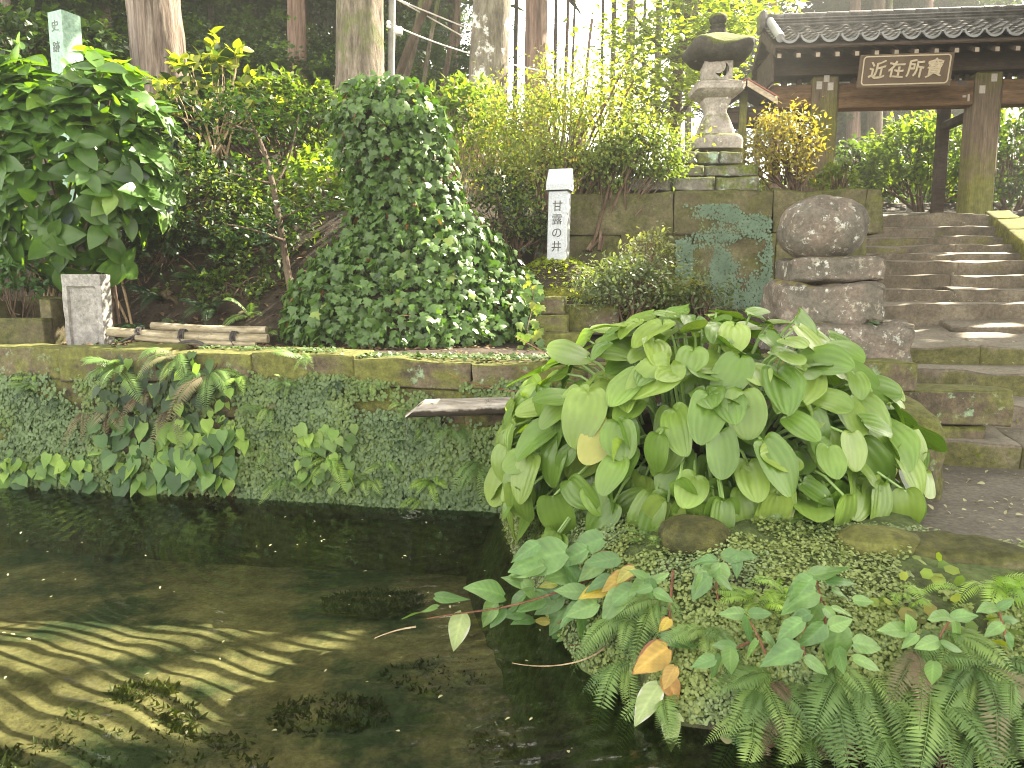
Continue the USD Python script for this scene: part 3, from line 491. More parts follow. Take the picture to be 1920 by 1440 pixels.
# ---------------------------------------------------------------- wooden gate
GT = rad(6); GO = np.array([5.80, 11.3, 0]); Gr, Gd = frame2(GT)
gate = Thing("temple_gate", "old wooden gate with tiled roof at the head of the stone stairs", "gate", (5.8, 11.3, 2.52))
def G(a, b, z): return GO + Gr * a + Gd * b + np.array([0, 0, z])
def gb(a0, a1, b0, b1, z0, z1, ch=.012): return cbox(a0, a1, b0, b1, z0, z1, ch, GO, GT)
PA, PB = -1.155, 1.12; POSTS, BEAMS = [], []
for a in (PA, PB):
    v, f = gb(a - .19, a + .19, -.17, .17, 2.45, 4.56, .03); k = 1 + .05 * (v[:, 2:] < 3); POSTS.append(gate.part("post", (v, f), "post_wood"))
gate.part("crossbeam", gb(-1.93, PA - .19, -.13, .13, 4.12, 4.45), "gate_wood"); BEAMS.append(gate.part("crossbeam", gb(PA + .19, PB - .19, -.13, .13, 4.10, 4.45), "gate_wood")); gate.part("crossbeam", gb(PB + .19, 1.95, -.13, .13, 4.10, 4.45), "gate_wood")
gate.part("head_beam", gb(-2.0, 2.0, -.22, .22, 4.56, 4.85), "dark_wood")
for a in (-1.72, -1.5, -.72, -.58, .72, .86, 1.45, 1.62): gate.part("strut", gb(a - .035, a + .035, -.05, .05, 4.45, 4.56), "dark_wood")
for a in (PA, PB):
    gate.part("bracket", gb(a - .09, a + .09, -.60, .60, 4.86, 4.94), "dark_wood")
    gate.part("rear_brace", cat_([gb(a - .07, a + .07, .17, 1.2, 4.0, 4.12), gb(a - .08, a + .08, 1.12, 1.28, 2.45, 4.5)]), "dark_wood")
for a in np.arange(-1.98, 2.0, .262):
    v, f = cbox(-.03, .03, -.74, .0, -.035, .035, .006)
    v = np.stack([v[:, 0] + a, v[:, 1], 4.685 + (v[:, 1] + .74) * .46 + v[:, 2]], 1)
    rf_ = gate.part("rafter", (GO + v[:, :1] * Gr + v[:, 1:2] * Gd + v[:, 2:] * np.array([0, 0, 1.]), f), "dark_wood")
    gate.part("rafter_end", gb(a - .028, a + .028, -.746, -.741, 4.655, 4.715, .002), "rafter_end", under=rf_)
ZE, ZR, BE = 4.80, 5.27, -.80     # eave height, ridge foot, eave line
gate.part("eave_board", gb(-2.05, 2.05, BE + .02, BE + .055, ZE - .03, ZE + .025), "gate_wood")
ROOF = []
def slope_pt(a, t, dz=0.0, side=1):
    b = side * BE * (1 - t); z = ZE + .03 + (ZR - ZE) * (.8 * t + .2 * t * t); return a, b, z + dz
for sd in (1, -1):
    A = [slope_pt(a, t, -.025 + q, sd) for a in (-2.05, 2.05) for t in (0, 1) for q in (0, -.03)]
    h = trimesh.convex.convex_hull(np.array([G(*p) for p in A])); q_ = gate.part("roof_slope", (np.asarray(h.vertices), np.asarray(h.faces)), "dark_wood"); ROOF.append(q_)
TW, rows = .268, 6
uu = np.linspace(0, 1, 9); prof_z = .036 * np.cos(2 * np.pi * (uu - .12)) * (1 - .35 * (np.cos(2 * np.pi * (uu - .12)) < 0)) + .012
def tile(a, k, sd, seed):
    gg = np.random.default_rng(seed); t0, t1 = k / rows, (k + 1.25) / rows; vs = []
    for t, lift in ((t0, .034), (t1, .0)):
        for th_ in (0.0, -.02):
            for u, pz in zip(uu, prof_z): vs.append(G(*slope_pt(a + (u - .5) * TW * 1.06, t if th_ == 0 or t > t0 else t0 + .004, .02 + lift + pz + th_ + gg.normal() * .001, sd)))
    v = np.array(vs); n = 9; F = []
    def q(a_, b_, c_, d_): F.extend([(a_, b_, c_), (a_, c_, d_)])
    for i in range(n - 1):
        q(i, i + 1, 2 * n + i + 1, 2 * n + i); q(n + i + 1, n + i, 3 * n + i, 3 * n + i + 1); q(n + i, n + i + 1, i + 1, i)
    q(0, 2 * n, 3 * n, n); q(n - 1, 2 * n - 1, 4 * n - 1, 3 * n - 1)
    F = np.array(F); lip = np.zeros(0)
    return v, F if sd > 0 else F[:, ::-1]
tx = np.arange(-2.05 + TW / 2, 2.05, TW)
for k in range(rows):
    for i, a in enumerate(tx): gate.part("roof_tile", tile(a, k, 1, k * 50 + i), "roof_tile", under=ROOF[0])
gate.part("rear_tiling", cat_([tile(a, k, -1, 900 + k * 50 + i) for k in range(rows) for i, a in enumerate(tx)]), "roof_tile", under=ROOF[1], kind="stuff")
for i, a in enumerate(tx):  # crescent face tiles hanging at the eave
    ang = np.linspace(math.pi * 1.05, math.pi * 1.95, 9); cx = a + .05
    outer = [(cx + .125 * math.cos(q), ZE + .145 + .125 * math.sin(q)) for q in ang]; inner = [(cx + .112 * math.cos(q), ZE + .160 + .105 * math.sin(q)) for q in ang[::-1]]
    gate.part("eave_tile_face", plate_mesh(sg.Polygon(outer + inner).buffer(0), .014, GO, GT, BE - .03), "tile_edge", under=ROOF[0])
RDG = gate.part("ridge", cat_([gb(-2.08, 2.08, -.13, .13, ZR + .0, ZR + .055, .02), gb(-2.07, 2.07, -.11, .11, ZR + .057, ZR + .10, .02), gb(-2.06, 2.06, -.095, .095, ZR + .102, ZR + .145, .02)]), "roof_tile")
for a in np.arange(-1.92, 2.0, .31):
    gate.part("ridge_cap_tile", tube([G(a - .16, 0, ZR + .16), G(a + .145, 0, ZR + .16)], [.075, .07], 12), "roof_tile", 40, under=RDG)
for a in (-2.08, 2.08): gate.part("ridge_end_tile", cbox(a - .05, a + .05, -.17, .17, ZR - .02, ZR + .26, .04, GO, GT), "roof_tile", under=RDG)
gate.part("verge_tile", tube([G(-1.99, BE - .02, ZE + .10), G(-1.99, -.1, ZR + .10)], [.06, .055], 12), "tile_edge", 40)
for a in (-2.06, 2.06):
    A = [(a - .02, -.78, ZE - .10), (a - .02, -.78, ZE + .02), (a - .02, 0, ZR - .02), (a - .02, .78, ZE + .02), (a - .02, .78, ZE - .10), (a - .02, 0, ZR - .14)]
    q = np.array([G(*p) for p in A] + [G(p[0] + .035, p[1], p[2]) for p in A]); F = [(0, 1, 2), (0, 2, 5), (2, 3, 5), (3, 4, 5), (6, 8, 7), (6, 11, 8), (8, 11, 9), (9, 11, 10)]
    for i in range(6): j = (i + 1) % 6; F += [(i, i + 6, j + 6), (i, j + 6, j)]
    gate.part("barge_board", (q, np.array(F)), "dark_wood")
    gate.part("gable_board", gb(a * .97 - .02, a * .97 + .02, -.5, .5, 4.40, 4.86, .008), "dark_wood")
# the name board
GLY = json.loads('''{"\\u53f2":[[[[-411,-412],[-440,-380],[-410,-370],[-304,-350],[-180,-286],[-181,-272],[-250,-210],[-251,-193],[-290,-150],[-310,-110],[-310,-80],[-250,-60],[-199,-157],[-124,-230],[-71,-177],[-40,-85],[-45,-30],[-360,-30],[-360,290],[-44,290],[-40,440],[40,440],[44,290],[370,290],[370,-30],[43,-31],[30,-45],[30,-110],[20,-114],[10,-180],[-50,-275],[14,-310],[120,-330],[125,-340],[170,-340],[175,-350],[440,-370],[410,-440],[300,-440],[295,-430],[210,-430],[205,-420],[100,-410],[26,-380],[-10,-380],[-95,-330],[-157,-351],[-210,-390],[-236,-390],[-260,-410],[-350,-440],[-400,-440]],[[40,46],[297,41],[299,217],[43,219]],[[-290,46],[-43,41],[-41,217],[-287,219]]]],"\\u8de1":[[[[-130,-395],[-1,-262],[40,-181],[60,-65],[70,-60],[70,221],[-80,225],[-80,295],[157,296],[150,341],[110,405],[110,435],[180,445],[230,335],[232,296],[440,295],[440,225],[291,222],[290,89],[316,85],[350,105],[370,95],[370,69],[400,25],[440,-95],[450,-185],[390,-195],[340,1],[310,45],[309,72],[293,76],[290,-375],[270,-425],[250,-435],[120,-445],[100,-375],[205,-375],[220,-359],[220,220],[144,225],[130,-95],[120,-99],[120,-145],[90,-235],[20,-355],[-60,-435],[-90,-435]]],[[[-120,-155],[-101,-142],[-80,-65],[-60,-41],[-50,35],[-40,40],[-40,95],[20,95],[30,85],[20,15],[-50,-185],[-70,-205],[-90,-205],[-103,-186],[-120,-185]]],[[[-450,-315],[-414,-315],[-400,-300],[-400,15],[-340,15],[-340,-291],[-284,-285],[-270,-270],[-270,100],[-400,105],[-400,405],[-110,405],[-110,105],[-209,103],[-210,-19],[-100,-25],[-100,-85],[-209,-88],[-210,-249],[-175,-255],[-130,-235],[-90,-235],[-90,-295],[-180,-325],[-216,-325],[-220,-335],[-256,-335],[-290,-355],[-406,-375],[-410,-385],[-440,-385]],[[-334,345],[-339,167],[-182,166],[-170,180],[-171,343]]]],"\\u7518":[[[[-430,195],[-430,265],[-261,268],[-260,445],[-180,445],[-174,265],[176,265],[180,445],[260,445],[262,267],[430,265],[430,195],[260,190],[260,-435],[180,-435],[175,-375],[-174,-375],[-180,-445],[-250,-445],[-260,-435],[-260,191]],[[-174,-85],[-177,-304],[179,-302],[177,-86]],[[-174,195],[-177,-14],[179,-12],[177,194]]]],"\\u9732":[[[[-440,-365],[-395,-365],[-380,-351],[-380,-165],[-330,-165],[-329,-353],[-250,-340],[-250,-139],[-380,-135],[-380,55],[-70,55],[-70,-52],[-45,-55],[0,-15],[18,-13],[99,78],[100,102],[80,105],[80,145],[290,145],[290,105],[141,104],[142,87],[160,85],[149,49],[340,45],[360,25],[360,5],[249,-121],[374,-175],[440,-185],[411,-218],[410,-235],[340,-229],[340,-425],[280,-425],[274,-405],[85,-405],[80,-425],[20,-425],[20,-237],[-40,-245],[-64,-213],[-70,-245],[-188,-247],[-190,-340],[-40,-325],[-40,-385],[-430,-425]],[[90,-205],[94,-215],[282,-209],[277,-196],[250,-195],[194,-155],[173,-156]],[[80,-349],[276,-355],[280,-269],[84,-265]],[[100,-19],[143,-64],[195,-85],[262,-11],[105,-5]],[[-70,-135],[-187,-136],[-189,-192],[-55,-195],[96,-145],[123,-120],[55,-52],[-20,-105],[-67,-74]],[[-320,-79],[-134,-85],[-130,1],[-316,5]]],[[[-420,315],[-50,319],[-54,375],[-360,375],[-360,425],[340,425],[340,375],[34,375],[20,361],[20,320],[390,315],[390,155],[330,155],[324,265],[23,264],[20,85],[-50,85],[-55,265],[-346,265],[-350,155],[-420,155]]],[[[80,185],[80,225],[280,225],[280,185]]],[[[-320,145],[-100,145],[-100,105],[-320,105]]],[[[-300,185],[-300,225],[-100,225],[-100,185]]]],"\\u306e":[[[[-395,-45],[-385,55],[-365,115],[-335,175],[-306,198],[-305,215],[-185,315],[-35,365],[145,355],[265,295],[345,205],[395,75],[395,-75],[385,-79],[375,-145],[335,-215],[235,-305],[175,-335],[115,-355],[69,-355],[65,-365],[25,-355],[-5,-295],[81,-285],[192,-234],[254,-182],[315,-61],[305,111],[254,202],[222,234],[121,285],[71,295],[56,283],[35,115],[25,111],[-15,-65],[-95,-225],[-165,-285],[-245,-295],[-275,-285],[-335,-235],[-385,-125],[-385,-50]],[[-305,-85],[-304,-122],[-252,-194],[-200,-205],[-156,-173],[-105,-81],[-65,39],[-45,155],[-35,160],[-35,215],[-25,220],[-26,284],[-102,274],[-173,234],[-215,185],[-234,183],[-305,61],[-305,25],[-315,19],[-315,-80]]]],"\\u4e95":[[[[-420,-125],[-420,-55],[-210,-51],[-211,172],[-390,175],[-390,245],[-211,247],[-210,445],[-130,445],[-126,245],[137,246],[140,445],[210,445],[212,247],[400,245],[400,175],[210,171],[211,-52],[420,-55],[420,-125],[211,-128],[210,-445],[140,-445],[134,-125],[-147,-126],[-160,-215],[-220,-335],[-320,-435],[-360,-445],[-410,-395],[-372,-374],[-291,-292],[-240,-201],[-229,-130]],[[-130,-49],[128,-54],[140,-39],[139,173],[-128,174]]]],"\\u8fd1":[[[[-455,-385],[-455,-355],[-395,-295],[-315,-249],[-315,1],[-445,5],[-445,95],[-225,95],[-225,-250],[-188,-275],[-185,-235],[-166,-222],[-155,-175],[-135,-151],[-115,-35],[-105,-30],[-95,395],[110,405],[115,415],[190,415],[195,425],[300,435],[305,445],[365,445],[415,395],[415,375],[349,365],[345,355],[-5,310],[-1,165],[435,165],[435,75],[265,71],[265,-305],[175,-305],[174,72],[1,75],[-15,30],[-15,-55],[-25,-60],[-35,-145],[-65,-235],[-115,-319],[-80,-335],[-25,-335],[-19,-345],[259,-345],[265,-335],[445,-325],[455,-345],[435,-369],[435,-415],[425,-425],[260,-425],[255,-435],[-75,-425],[-185,-385],[-261,-325],[-293,-326],[-395,-445]]],[[[-415,375],[-405,405],[-345,435],[-205,285],[-195,245],[-213,244],[-235,215],[-275,205],[-306,263]]]],"\\u5728":[[[[-440,-115],[-440,-85],[-402,-64],[-301,37],[-300,55],[-251,108],[-200,201],[-205,215],[-420,215],[-420,305],[-154,305],[-100,455],[-10,435],[-46,305],[440,305],[440,215],[-84,215],[-99,203],[-140,105],[-200,30],[-200,-445],[-210,-455],[-290,-455],[-291,-98],[-308,-96],[-390,-175],[-410,-165],[-421,-128]]],[[[-160,-355],[-150,-345],[89,-342],[89,-98],[-120,-95],[-120,-5],[88,-4],[90,175],[100,185],[180,185],[190,175],[193,-4],[400,-5],[400,-95],[191,-98],[190,-340],[430,-345],[440,-355],[440,-435],[-160,-435]]]],"\\u6240":[[[[-95,-400],[-95,-380],[-76,-367],[-75,-350],[-56,-337],[-15,-266],[5,-170],[15,-165],[15,-110],[25,-105],[25,360],[75,380],[130,380],[175,400],[260,410],[355,450],[385,450],[425,410],[435,370],[345,340],[309,340],[305,330],[269,330],[265,320],[220,320],[215,310],[125,294],[129,140],[455,140],[455,50],[345,45],[345,-440],[255,-440],[250,50],[126,48],[115,-140],[105,-144],[105,-190],[95,-194],[95,-230],[65,-320],[-25,-450]]],[[[-455,-400],[-455,-370],[-415,-286],[-405,-170],[-395,-165],[-395,360],[-335,380],[-180,400],[-75,440],[-35,440],[-34,423],[5,380],[-5,360],[-125,320],[-295,294],[-291,220],[-45,220],[-45,-80],[-55,-90],[-303,-91],[-315,-250],[-325,-254],[-325,-300],[-335,-304],[-355,-400],[-385,-450]],[[-125,124],[-292,129],[-294,3],[-128,1]]]],"\\u5bf6":[[[[-435,-400],[-415,-380],[-370,-380],[-365,-370],[-245,-346],[-248,-330],[-305,-330],[-305,0],[-294,16],[-385,10],[-395,20],[-395,80],[-385,90],[-240,90],[-225,106],[-240,130],[-345,130],[-345,190],[-230,190],[-225,206],[-345,210],[-359,240],[-415,240],[-415,390],[-50,390],[-45,406],[-65,440],[-15,460],[25,460],[55,420],[60,390],[425,390],[425,240],[359,240],[345,210],[225,204],[230,190],[395,190],[405,180],[405,130],[375,125],[375,30],[314,15],[318,1],[335,0],[335,-320],[283,-336],[289,-350],[425,-390],[435,-410],[405,-440],[355,-460],[151,-380],[75,-370],[61,-330],[-62,-330],[-65,-360],[-95,-380],[-151,-390],[-205,-420],[-370,-450],[-375,-460]],[[140,310],[125,286],[129,270],[335,275],[330,310]],[[225,115],[240,80],[292,81],[294,127],[238,129]],[[-215,-264],[229,-270],[235,-246],[-209,-240]],[[-215,-174],[229,-180],[235,-156],[-209,-150]],[[-215,-84],[229,-90],[235,-66],[-209,-60]],[[80,210],[78,190],[140,190],[145,205]],[[85,86],[142,81],[144,127],[88,129]],[[-25,280],[-19,218],[34,262],[55,306],[-325,305],[-320,280]],[[-220,30],[-221,10],[13,11],[5,126],[-145,126],[-140,100],[-25,110],[-15,100],[-15,50],[-25,40]],[[-35,190],[-19,180],[-15,196],[-30,210],[-145,205],[-140,190]]]]}''')
def glyph(ch, size, depth, place, fat=0.0):
    ms = []
    for rings in GLY[ch]:
        p = sg.Polygon(rings[0], rings[1:]).buffer(0)
        p = p.buffer(fat * 10).simplify(4) if fat else p
        for q in getattr(p, "geoms", [p]):
            if q.is_empty: continue
            m = trimesh.creation.extrude_polygon(affinity.scale(q, size / 920., size / 920., origin=(0, 0)), depth, engine="earcut"); ms.append((place(np.asarray(m.vertices)), np.asarray(m.faces)))
    return cat_(ms)
pc = at(1698, 132, 10.55); PW, PH = .615, .215; tilt = rad(12)
plq = Thing("name_board", "dark wooden board with pale framed brush characters hung under the gate roof", "sign", pc)
pr, pd0 = Gr, Gd; pu = np.array([0, 0, 1.]) * math.cos(tilt) - pd0 * math.sin(tilt); pn = np.cross(pr, pu)   # pn points away from viewer? fixed below
if pn[1] > 0: pn = -pn
def PL(v): return pc + v[:, :1] * pr + v[:, 1:2] * pu + v[:, 2:] * pn
bx = cbox(-PW, PW, -PH, PH, -.05, 0, .012); PB_ = plq.part("board", (PL(bx[0]), bx[1]), "plaque_board")
fr = sg.box(-PW + .04, -PH + .035, PW - .04, PH - .02).buffer(-.05).buffer(.05); fr = fr.difference(fr.buffer(-.016))
m = trimesh.creation.extrude_polygon(fr, .008, engine="earcut"); plq.part("border_line", (PL(np.asarray(m.vertices)), np.asarray(m.faces)), "plaque_paint", under=PB_)
for k, ch in enumerate("近在所寶"):
    def pl(v, k=k):
        w = v.copy(); w[:, 0] = w[:, 0] * .95 + .10 * w[:, 1] - .375 + k * .25; w[:, 1] += .02 + .015 * np.sin(w[:, 0] * 20); w[:, 2] = w[:, 2] + .002; return PL(w)
    plq.part("character", glyph(ch, .225, .012, pl, .55), "plaque_paint", under=PB_)
for (a, z, w, h, mt) in [(-.62, 4.40, .045, .06, "sticker"), (-.56, 4.40, .045, .06, "sticker"), (-.50, 4.40, .045, .06, "sticker"), (.72, 4.41, .06, .06, "sticker"), (.80, 4.40, .05, .05, "sticker"), (.95, 4.38, .05, .06, "sticker"), (.86, 4.2, .03, .10, "sticker_pale"), (.80, 4.22, .05, .03, "sticker_pale")]:
    gate.part("paper_slip", gb(a - w / 2, a + w / 2, -.136, -.132, z - h / 2, z + h / 2, .001), mt, under=BEAMS[0])
for (a, z) in [(PA - .1, 4.42), (PA + .06, 4.4), (PA, 4.52), (PB + .05, 4.46), (PB - .1, 4.3)]: gate.part("paper_slip", gb(a - .04, a + .04, -.177, -.172, z - .055, z + .055, .001), "sticker_pale", under=POSTS[0 if a < 0 else 1])
# ---------------------------------------------------------------- small roofed notice post
nb = at(1393, 215, 10.6); n0 = np.array([nb[0], nb[1], 0]); gzn = 2.4
nbz = lambda py: at(1393, py, 10.6)[2]
post = Thing("roofed_notice_post", "small dark roofed wooden shrine box on a post between lantern and gate", "notice post", (nb[0], nb[1], gzn))
post.part("post", cbox(-.05, .05, -.05, .05, gzn - .2, nbz(172), .008, n0, .2), "post_wood")
post.part("crosspiece", cbox(-.30, .34, -.03, .03, nbz(210), nbz(203), .008, n0, .2), "dark_wood")
nr, nd = frame2(.2)
for sd in (-1, 1):
    A = []
    for a, z in ((0, nbz(166)), (sd * .42, nbz(203))):
        for b in (-.32, .5):
            for q in (0, .045): A.append(n0 + nr * a + nd * b + [0, 0, z + q])
    h = trimesh.convex.convex_hull(np.array(A)); post.part("roof_slope", (np.asarray(h.vertices), np.asarray(h.faces)), "dark_wood")
    B_ = []
    for a, z in ((sd * .01, nbz(169)), (sd * .41, nbz(205))):
        for b in (-.345, -.325):
            for q in (-.035, .045): B_.append(n0 + nr * a + nd * b + [0, 0, z + q])
    h = trimesh.convex.convex_hull(np.array(B_)); post.part("barge_board", (np.asarray(h.vertices), np.asarray(h.faces)), "pale_wood")
    C_ = [p + [0, 0, .03] for p in B_]; C_ = [n0 + nr * a + nd * b + [0, 0, z + q] for a, z in ((sd * .01, nbz(169)), (sd * .43, nbz(206))) for b in (-.36, -.33) for q in (.048, .066)]
    h = trimesh.convex.convex_hull(np.array(C_)); post.part("roof_edge", (np.asarray(h.vertices), np.asarray(h.faces)), "red_trim")
post.part("box", cbox(-.30, .30, .0, .42, nbz(230), nbz(200), .01, n0, .2), "dark_wood"); post.part("ridge", cbox(-.05, .05, -.34, .5, nbz(167), nbz(158), .015, n0, .2), "dark_wood")

# ================================================================ objects on the banks
# five stacked boulders
CY = 5.62
cairn = Thing("stacked_boulders", "stack of weathered red grey boulders crowned by a big round stone beside the stairs", "rock stack", at(1545, 690, CY))
def pxrock(name, x0, y0, x1, y1, Y, dep, e, amp, seed, mat="cairn_stone", freq=4., th=.1, n=4, k=None):
    a, b = at(x0, y0, Y), at(x1, y1, Y); c = (a + b) / 2
    return rock((b[0] - a[0], dep, a[2] - b[2]), n, e, amp, freq, seed, (c[0], Y + .02, c[2]), th, k)
for (b, e, dep, amp, sd) in [((1440, 600, 1660, 760), 6, .85, .085, 3), ((1450, 529, 1630, 606), 7, .70, .065, 5), ((1472, 486, 1636, 531), 6, .58, .04, 8), ((1466, 364, 1618, 490), 2.2, .56, .04, 12)]:
    cairn.part("boulder" if e < 2.6 else "flat_boulder", pxrock("b", *b, CY, dep, e, amp, sd, k=.27, freq=4.5), "cairn_stone", True)
v, f = rock((.42, .4, .6), 3, 4, .05, 4, 91, at(1640, 745, 5.45)); single("cairn_foot_rock", "grey split rock wedged under the right foot of the boulder stack", "rock", (v, f), "cairn_stone", True)
single("hosta_side_rock", "brown mossy rock half hidden by the right side of the hosta", "rock", rock((.42, .75, .65), 4, 3.2, .06, 3, 92, at(1668, 850, 4.15)), "wall_stone", True)
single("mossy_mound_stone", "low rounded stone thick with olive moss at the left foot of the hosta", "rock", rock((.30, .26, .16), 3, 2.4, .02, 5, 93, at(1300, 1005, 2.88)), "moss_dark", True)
single("mossy_kerb_stone", "long mossy stone along the pond edge beside the path", "rock", rock((.52, .26, .17), 4, 2.8, .04, 4, 94, at(1800, 1045, 2.72), .35), "mossy_wall_stone", True)
single("rim_stone", "half buried reddish stone at the bank rim beside the path corner", "rock", rock((.34, .24, .18), 3, 2.8, .025, 4, 95, at(1650, 1032, 2.8), .1), "wall_stone", True)
# granite pillar with carved name
pY = 6.85; pb = at(1046, 524, pY)
pil = Thing("granite_name_pillar", "pale grey granite pillar with four carved characters on the sunlit moss mound", "stone pillar", pb)
ptl = lambda py: at(1048, py, pY)[2]
lean = rad(-1.2); pth = rad(16)
def pill(m):
    v, f = tomesh(m); v = v.copy(); z = v[:, 2] - pb[2]; v[:, 0] += z * math.tan(rad(1.4)); return v, f
W2 = .088
SH_ = pil.part("shaft", pill(cbox(-W2, W2, -W2, W2, ptl(545), ptl(358), .006, (pb[0], pb[1] + W2, 0), pth)), "pillar_granite")
r_, d_ = frame2(pth)
prof = sg.Polygon([(-W2 - .022, ptl(356)), (W2 + .022, ptl(356)), (W2 + .022, ptl(345)), (0.02, ptl(314)), (-.02, ptl(314)), (-W2 - .022, ptl(345))])
mm = trimesh.creation.extrude_polygon(prof, 2 * W2 + .04, engine="earcut"); v = np.asarray(mm.vertices)
pil.part("cap", pill((np.array([pb[0], pb[1] + W2, 0]) + d_ * v[:, :1] + r_ * (v[:, 2:] - W2 - .02) + v[:, 1:2] * np.array([0, 0, 1.]), np.asarray(mm.faces))), "pillar_granite")
for k, ch in enumerate("甘露の井"):
    def pl(v, k=k):
        z = ptl(386 + 25.3 * k); p0 = np.array([pb[0], pb[1] + W2, 0]) - d_ * W2
        w = p0 + r_ * v[:, :1] - d_ * (v[:, 2:] * 1.0 - .004) + (v[:, 1:2] + z) * np.array([0, 0, 1.]); w[:, 0] += (w[:, 2] - pb[2]) * math.tan(rad(1.4)); return w
    pil.part("carved_character", glyph(ch, .098, .0055, pl, .25), "carved_dark", under=SH_)
# green stone stele behind the hydrangea
sY = 7.4; sb = at(118, 150, sY)
stl = Thing("green_stele", "tall pale green stone post with two carved characters rising behind the hydrangea", "stone post", (sb[0], sb[1], 2.2))
sth = rad(24); r_, d_ = frame2(sth); sw = .098
zs = lambda py: at(118, py, sY)[2]
A = [(sx * sw, sy * sw, z) for sx in (-1, 1) for sy in (-1, 1) for z in (1.9, zs(20))] + [(0, 0, zs(12))]
h = trimesh.convex.convex_hull(np.array(A)); v = np.asarray(h.vertices); s0 = np.array([sb[0], sb[1] + sw, 0])
SH_ = stl.part("shaft", (s0 + v[:, :1] * r_ + v[:, 1:2] * d_ + v[:, 2:] * np.array([0, 0, 1.]), np.asarray(h.faces)), "stele_stone")
for k, ch in enumerate("史跡"):
    stl.part("carved_character", glyph(ch, .105, .006, lambda v, k=k: s0 - d_ * (sw + v[:, 2:] - .003) + r_ * (v[:, :1] - .005) + (v[:, 1:2] + zs(47 + 40 * k)) * np.array([0, 0, 1.]), .2), "carved_grey", under=SH_)
# stone tablet and trough
tY = 5.86; ta, tb = at(104, 514, tY), at(193, 640, tY)
tab = Thing("stone_tablet", "upright grey stone tablet with a sunken panel on the terrace at far left", "stone tablet", ((ta[0] + tb[0]) / 2, tY, tb[2]))
tc = np.array([(ta[0] + tb[0]) / 2, tY + .12, 0]); hw_ = (tb[0] - ta[0]) / 2; th_ = rad(7)
r_, d_ = frame2(th_)
v, f = rock((2 * hw_, .13, ta[2] - tb[2] + .06), 5, 11, .010, 8, 5); c_ = (v[:, 1] < -.03) & (np.abs(v[:, 0]) < hw_ * .70) & (v[:, 2] < .20)
v[c_, 1] += .022
tab.part("slab", (tc + v[:, :1] * r_ + v[:, 1:2] * d_ + (v[:, 2:] + (ta[2] + tb[2]) / 2 - .03) * np.array([0, 0, 1.]), f), "grey_stone", 35)
ga, gb2 = at(-40, 556, 5.95), at(100, 640, 5.95)
tr = Thing("stone_trough", "low mossy stone trough with a rectangular hollow left of the tablet", "stone trough", ((ga[0] + gb2[0]) / 2, 5.95, gb2[2]))
cx, hw_, z0, z1 = (ga[0] + gb2[0]) / 2, (gb2[0] - ga[0]) / 2, gb2[2] - .1, ga[2]
for (a0, a1, b0, b1, q0, q1) in [(-hw_, hw_, -.03, .09, z0, z1 - .17), (-hw_, -hw_ + .1, .09, .42, z0, z1 - .04), (hw_ - .1, hw_, .09, .42, z0, z1 - .02), (-hw_, hw_, .42, .55, z0, z1), (-hw_ + .1, hw_ - .1, .09, .42, z0, z1 - .22)]:
    v, f = rock((a1 - a0 + .004, b1 - b0 + .004, q1 - q0), 3, 9, .008, 6, int(g.integers(1e6)), (cx + (a0 + a1) / 2, 5.9 + (b0 + b1) / 2, (q0 + q1) / 2), .1); tr.part("trough_side" if q1 > z1 - .2 else "trough_floor", (v, f), "mossy_wall_stone", True)
# bamboo poles tied with black rope
def bamboo(name, p0, p1, r, mat, nodes, label, sides=14, extra=None):
    p0, p1 = np.asarray(p0), np.asarray(p1); t_ = Thing(name, label, "bamboo pole", (p0 + p1) / 2)
    ts, rs = [0.0], [r]
    for q in nodes: ts += [q - .012, q - .004, q + .004, q + .012]; rs += [r, r * 1.10, r * 1.10, r]
    ts.append(1.0); rs.append(r * .97); ts = np.array(ts); P = p0 + (p1 - p0) * ts[:, None]; P[:, 2] -= .012 * np.sin(ts * np.pi)
    t_.culm = t_.part("culm", tube(P, rs, sides), mat, 40); return t_
q0, q1 = at(204, 622, 5.83), at(503, 635, 5.76)
bp1 = bamboo("bamboo_pole", q0, q1, .038, "bamboo_old", [.2, .43, .645, .84], "thick weathered bamboo pole tied with rope lying in front on the terrace")
def tie(t_, p, r, seed, axis):
    g2 = np.random.default_rng(seed); a = np.linspace(0, 2 * np.pi, 14); nrm = unit(axis); u = np.array([0, 0, 1.]); w = np.cross(nrm, u)
    ms = []
    for k in range(3):
        off = (k - 1) * .016; ms.append(tube(p + nrm * off + (r + .006) * (np.cos(a)[:, None] * u + np.sin(a)[:, None] * w), .0075, 5, False))
    for k in range(2):
        e = p + nrm * g2.uniform(-.12, .12) + [0, -.08 - .05 * k, -r - .03]; ms.append(tube(bez([p + [0, -.02, r * .5], p + [0, -.09, -.01], e], 8), [.008] * 7 + [.004], 5))
    t_.part("rope_tie", cat_(ms), "rope", 40, under=t_.culm)
ax = q1 - q0
for i, s in enumerate((.2, .47, .79)): tie(bp1, q0 + ax * s, .038, 60 + i, ax)
bamboo("bamboo_pole", at(285, 611, 6.12), at(500, 619, 6.02), .034, "bamboo_old", [.3, .6, .85], "greyer bamboo pole lying behind the thick front pole")
bamboo("bamboo_pole", at(255, 633, 5.72), at(480, 646, 5.66), .022, "bamboo_old", [.25, .5, .75], "thin bamboo pole lying under the thick front pole")
rp = [at(*q) for q in [(325, 652, 5.6), (335, 645, 5.6), (352, 640, 5.62), (375, 642, 5.6), (383, 655, 5.58)]]
single("loose_rope", "loose black rope ends drooping below the bamboo poles", "rope", cat_([tube(bez(rp, 24), .011, 6), tube(bez([at(372, 641, 5.62), at(382, 648, 5.55), at(386, 660, 5.5)], 12), .010, 6), tube(bez([at(340, 643, 5.6), at(322, 650, 5.56), at(318, 658, 5.52)], 12), .009, 6)]), "rope", 40)
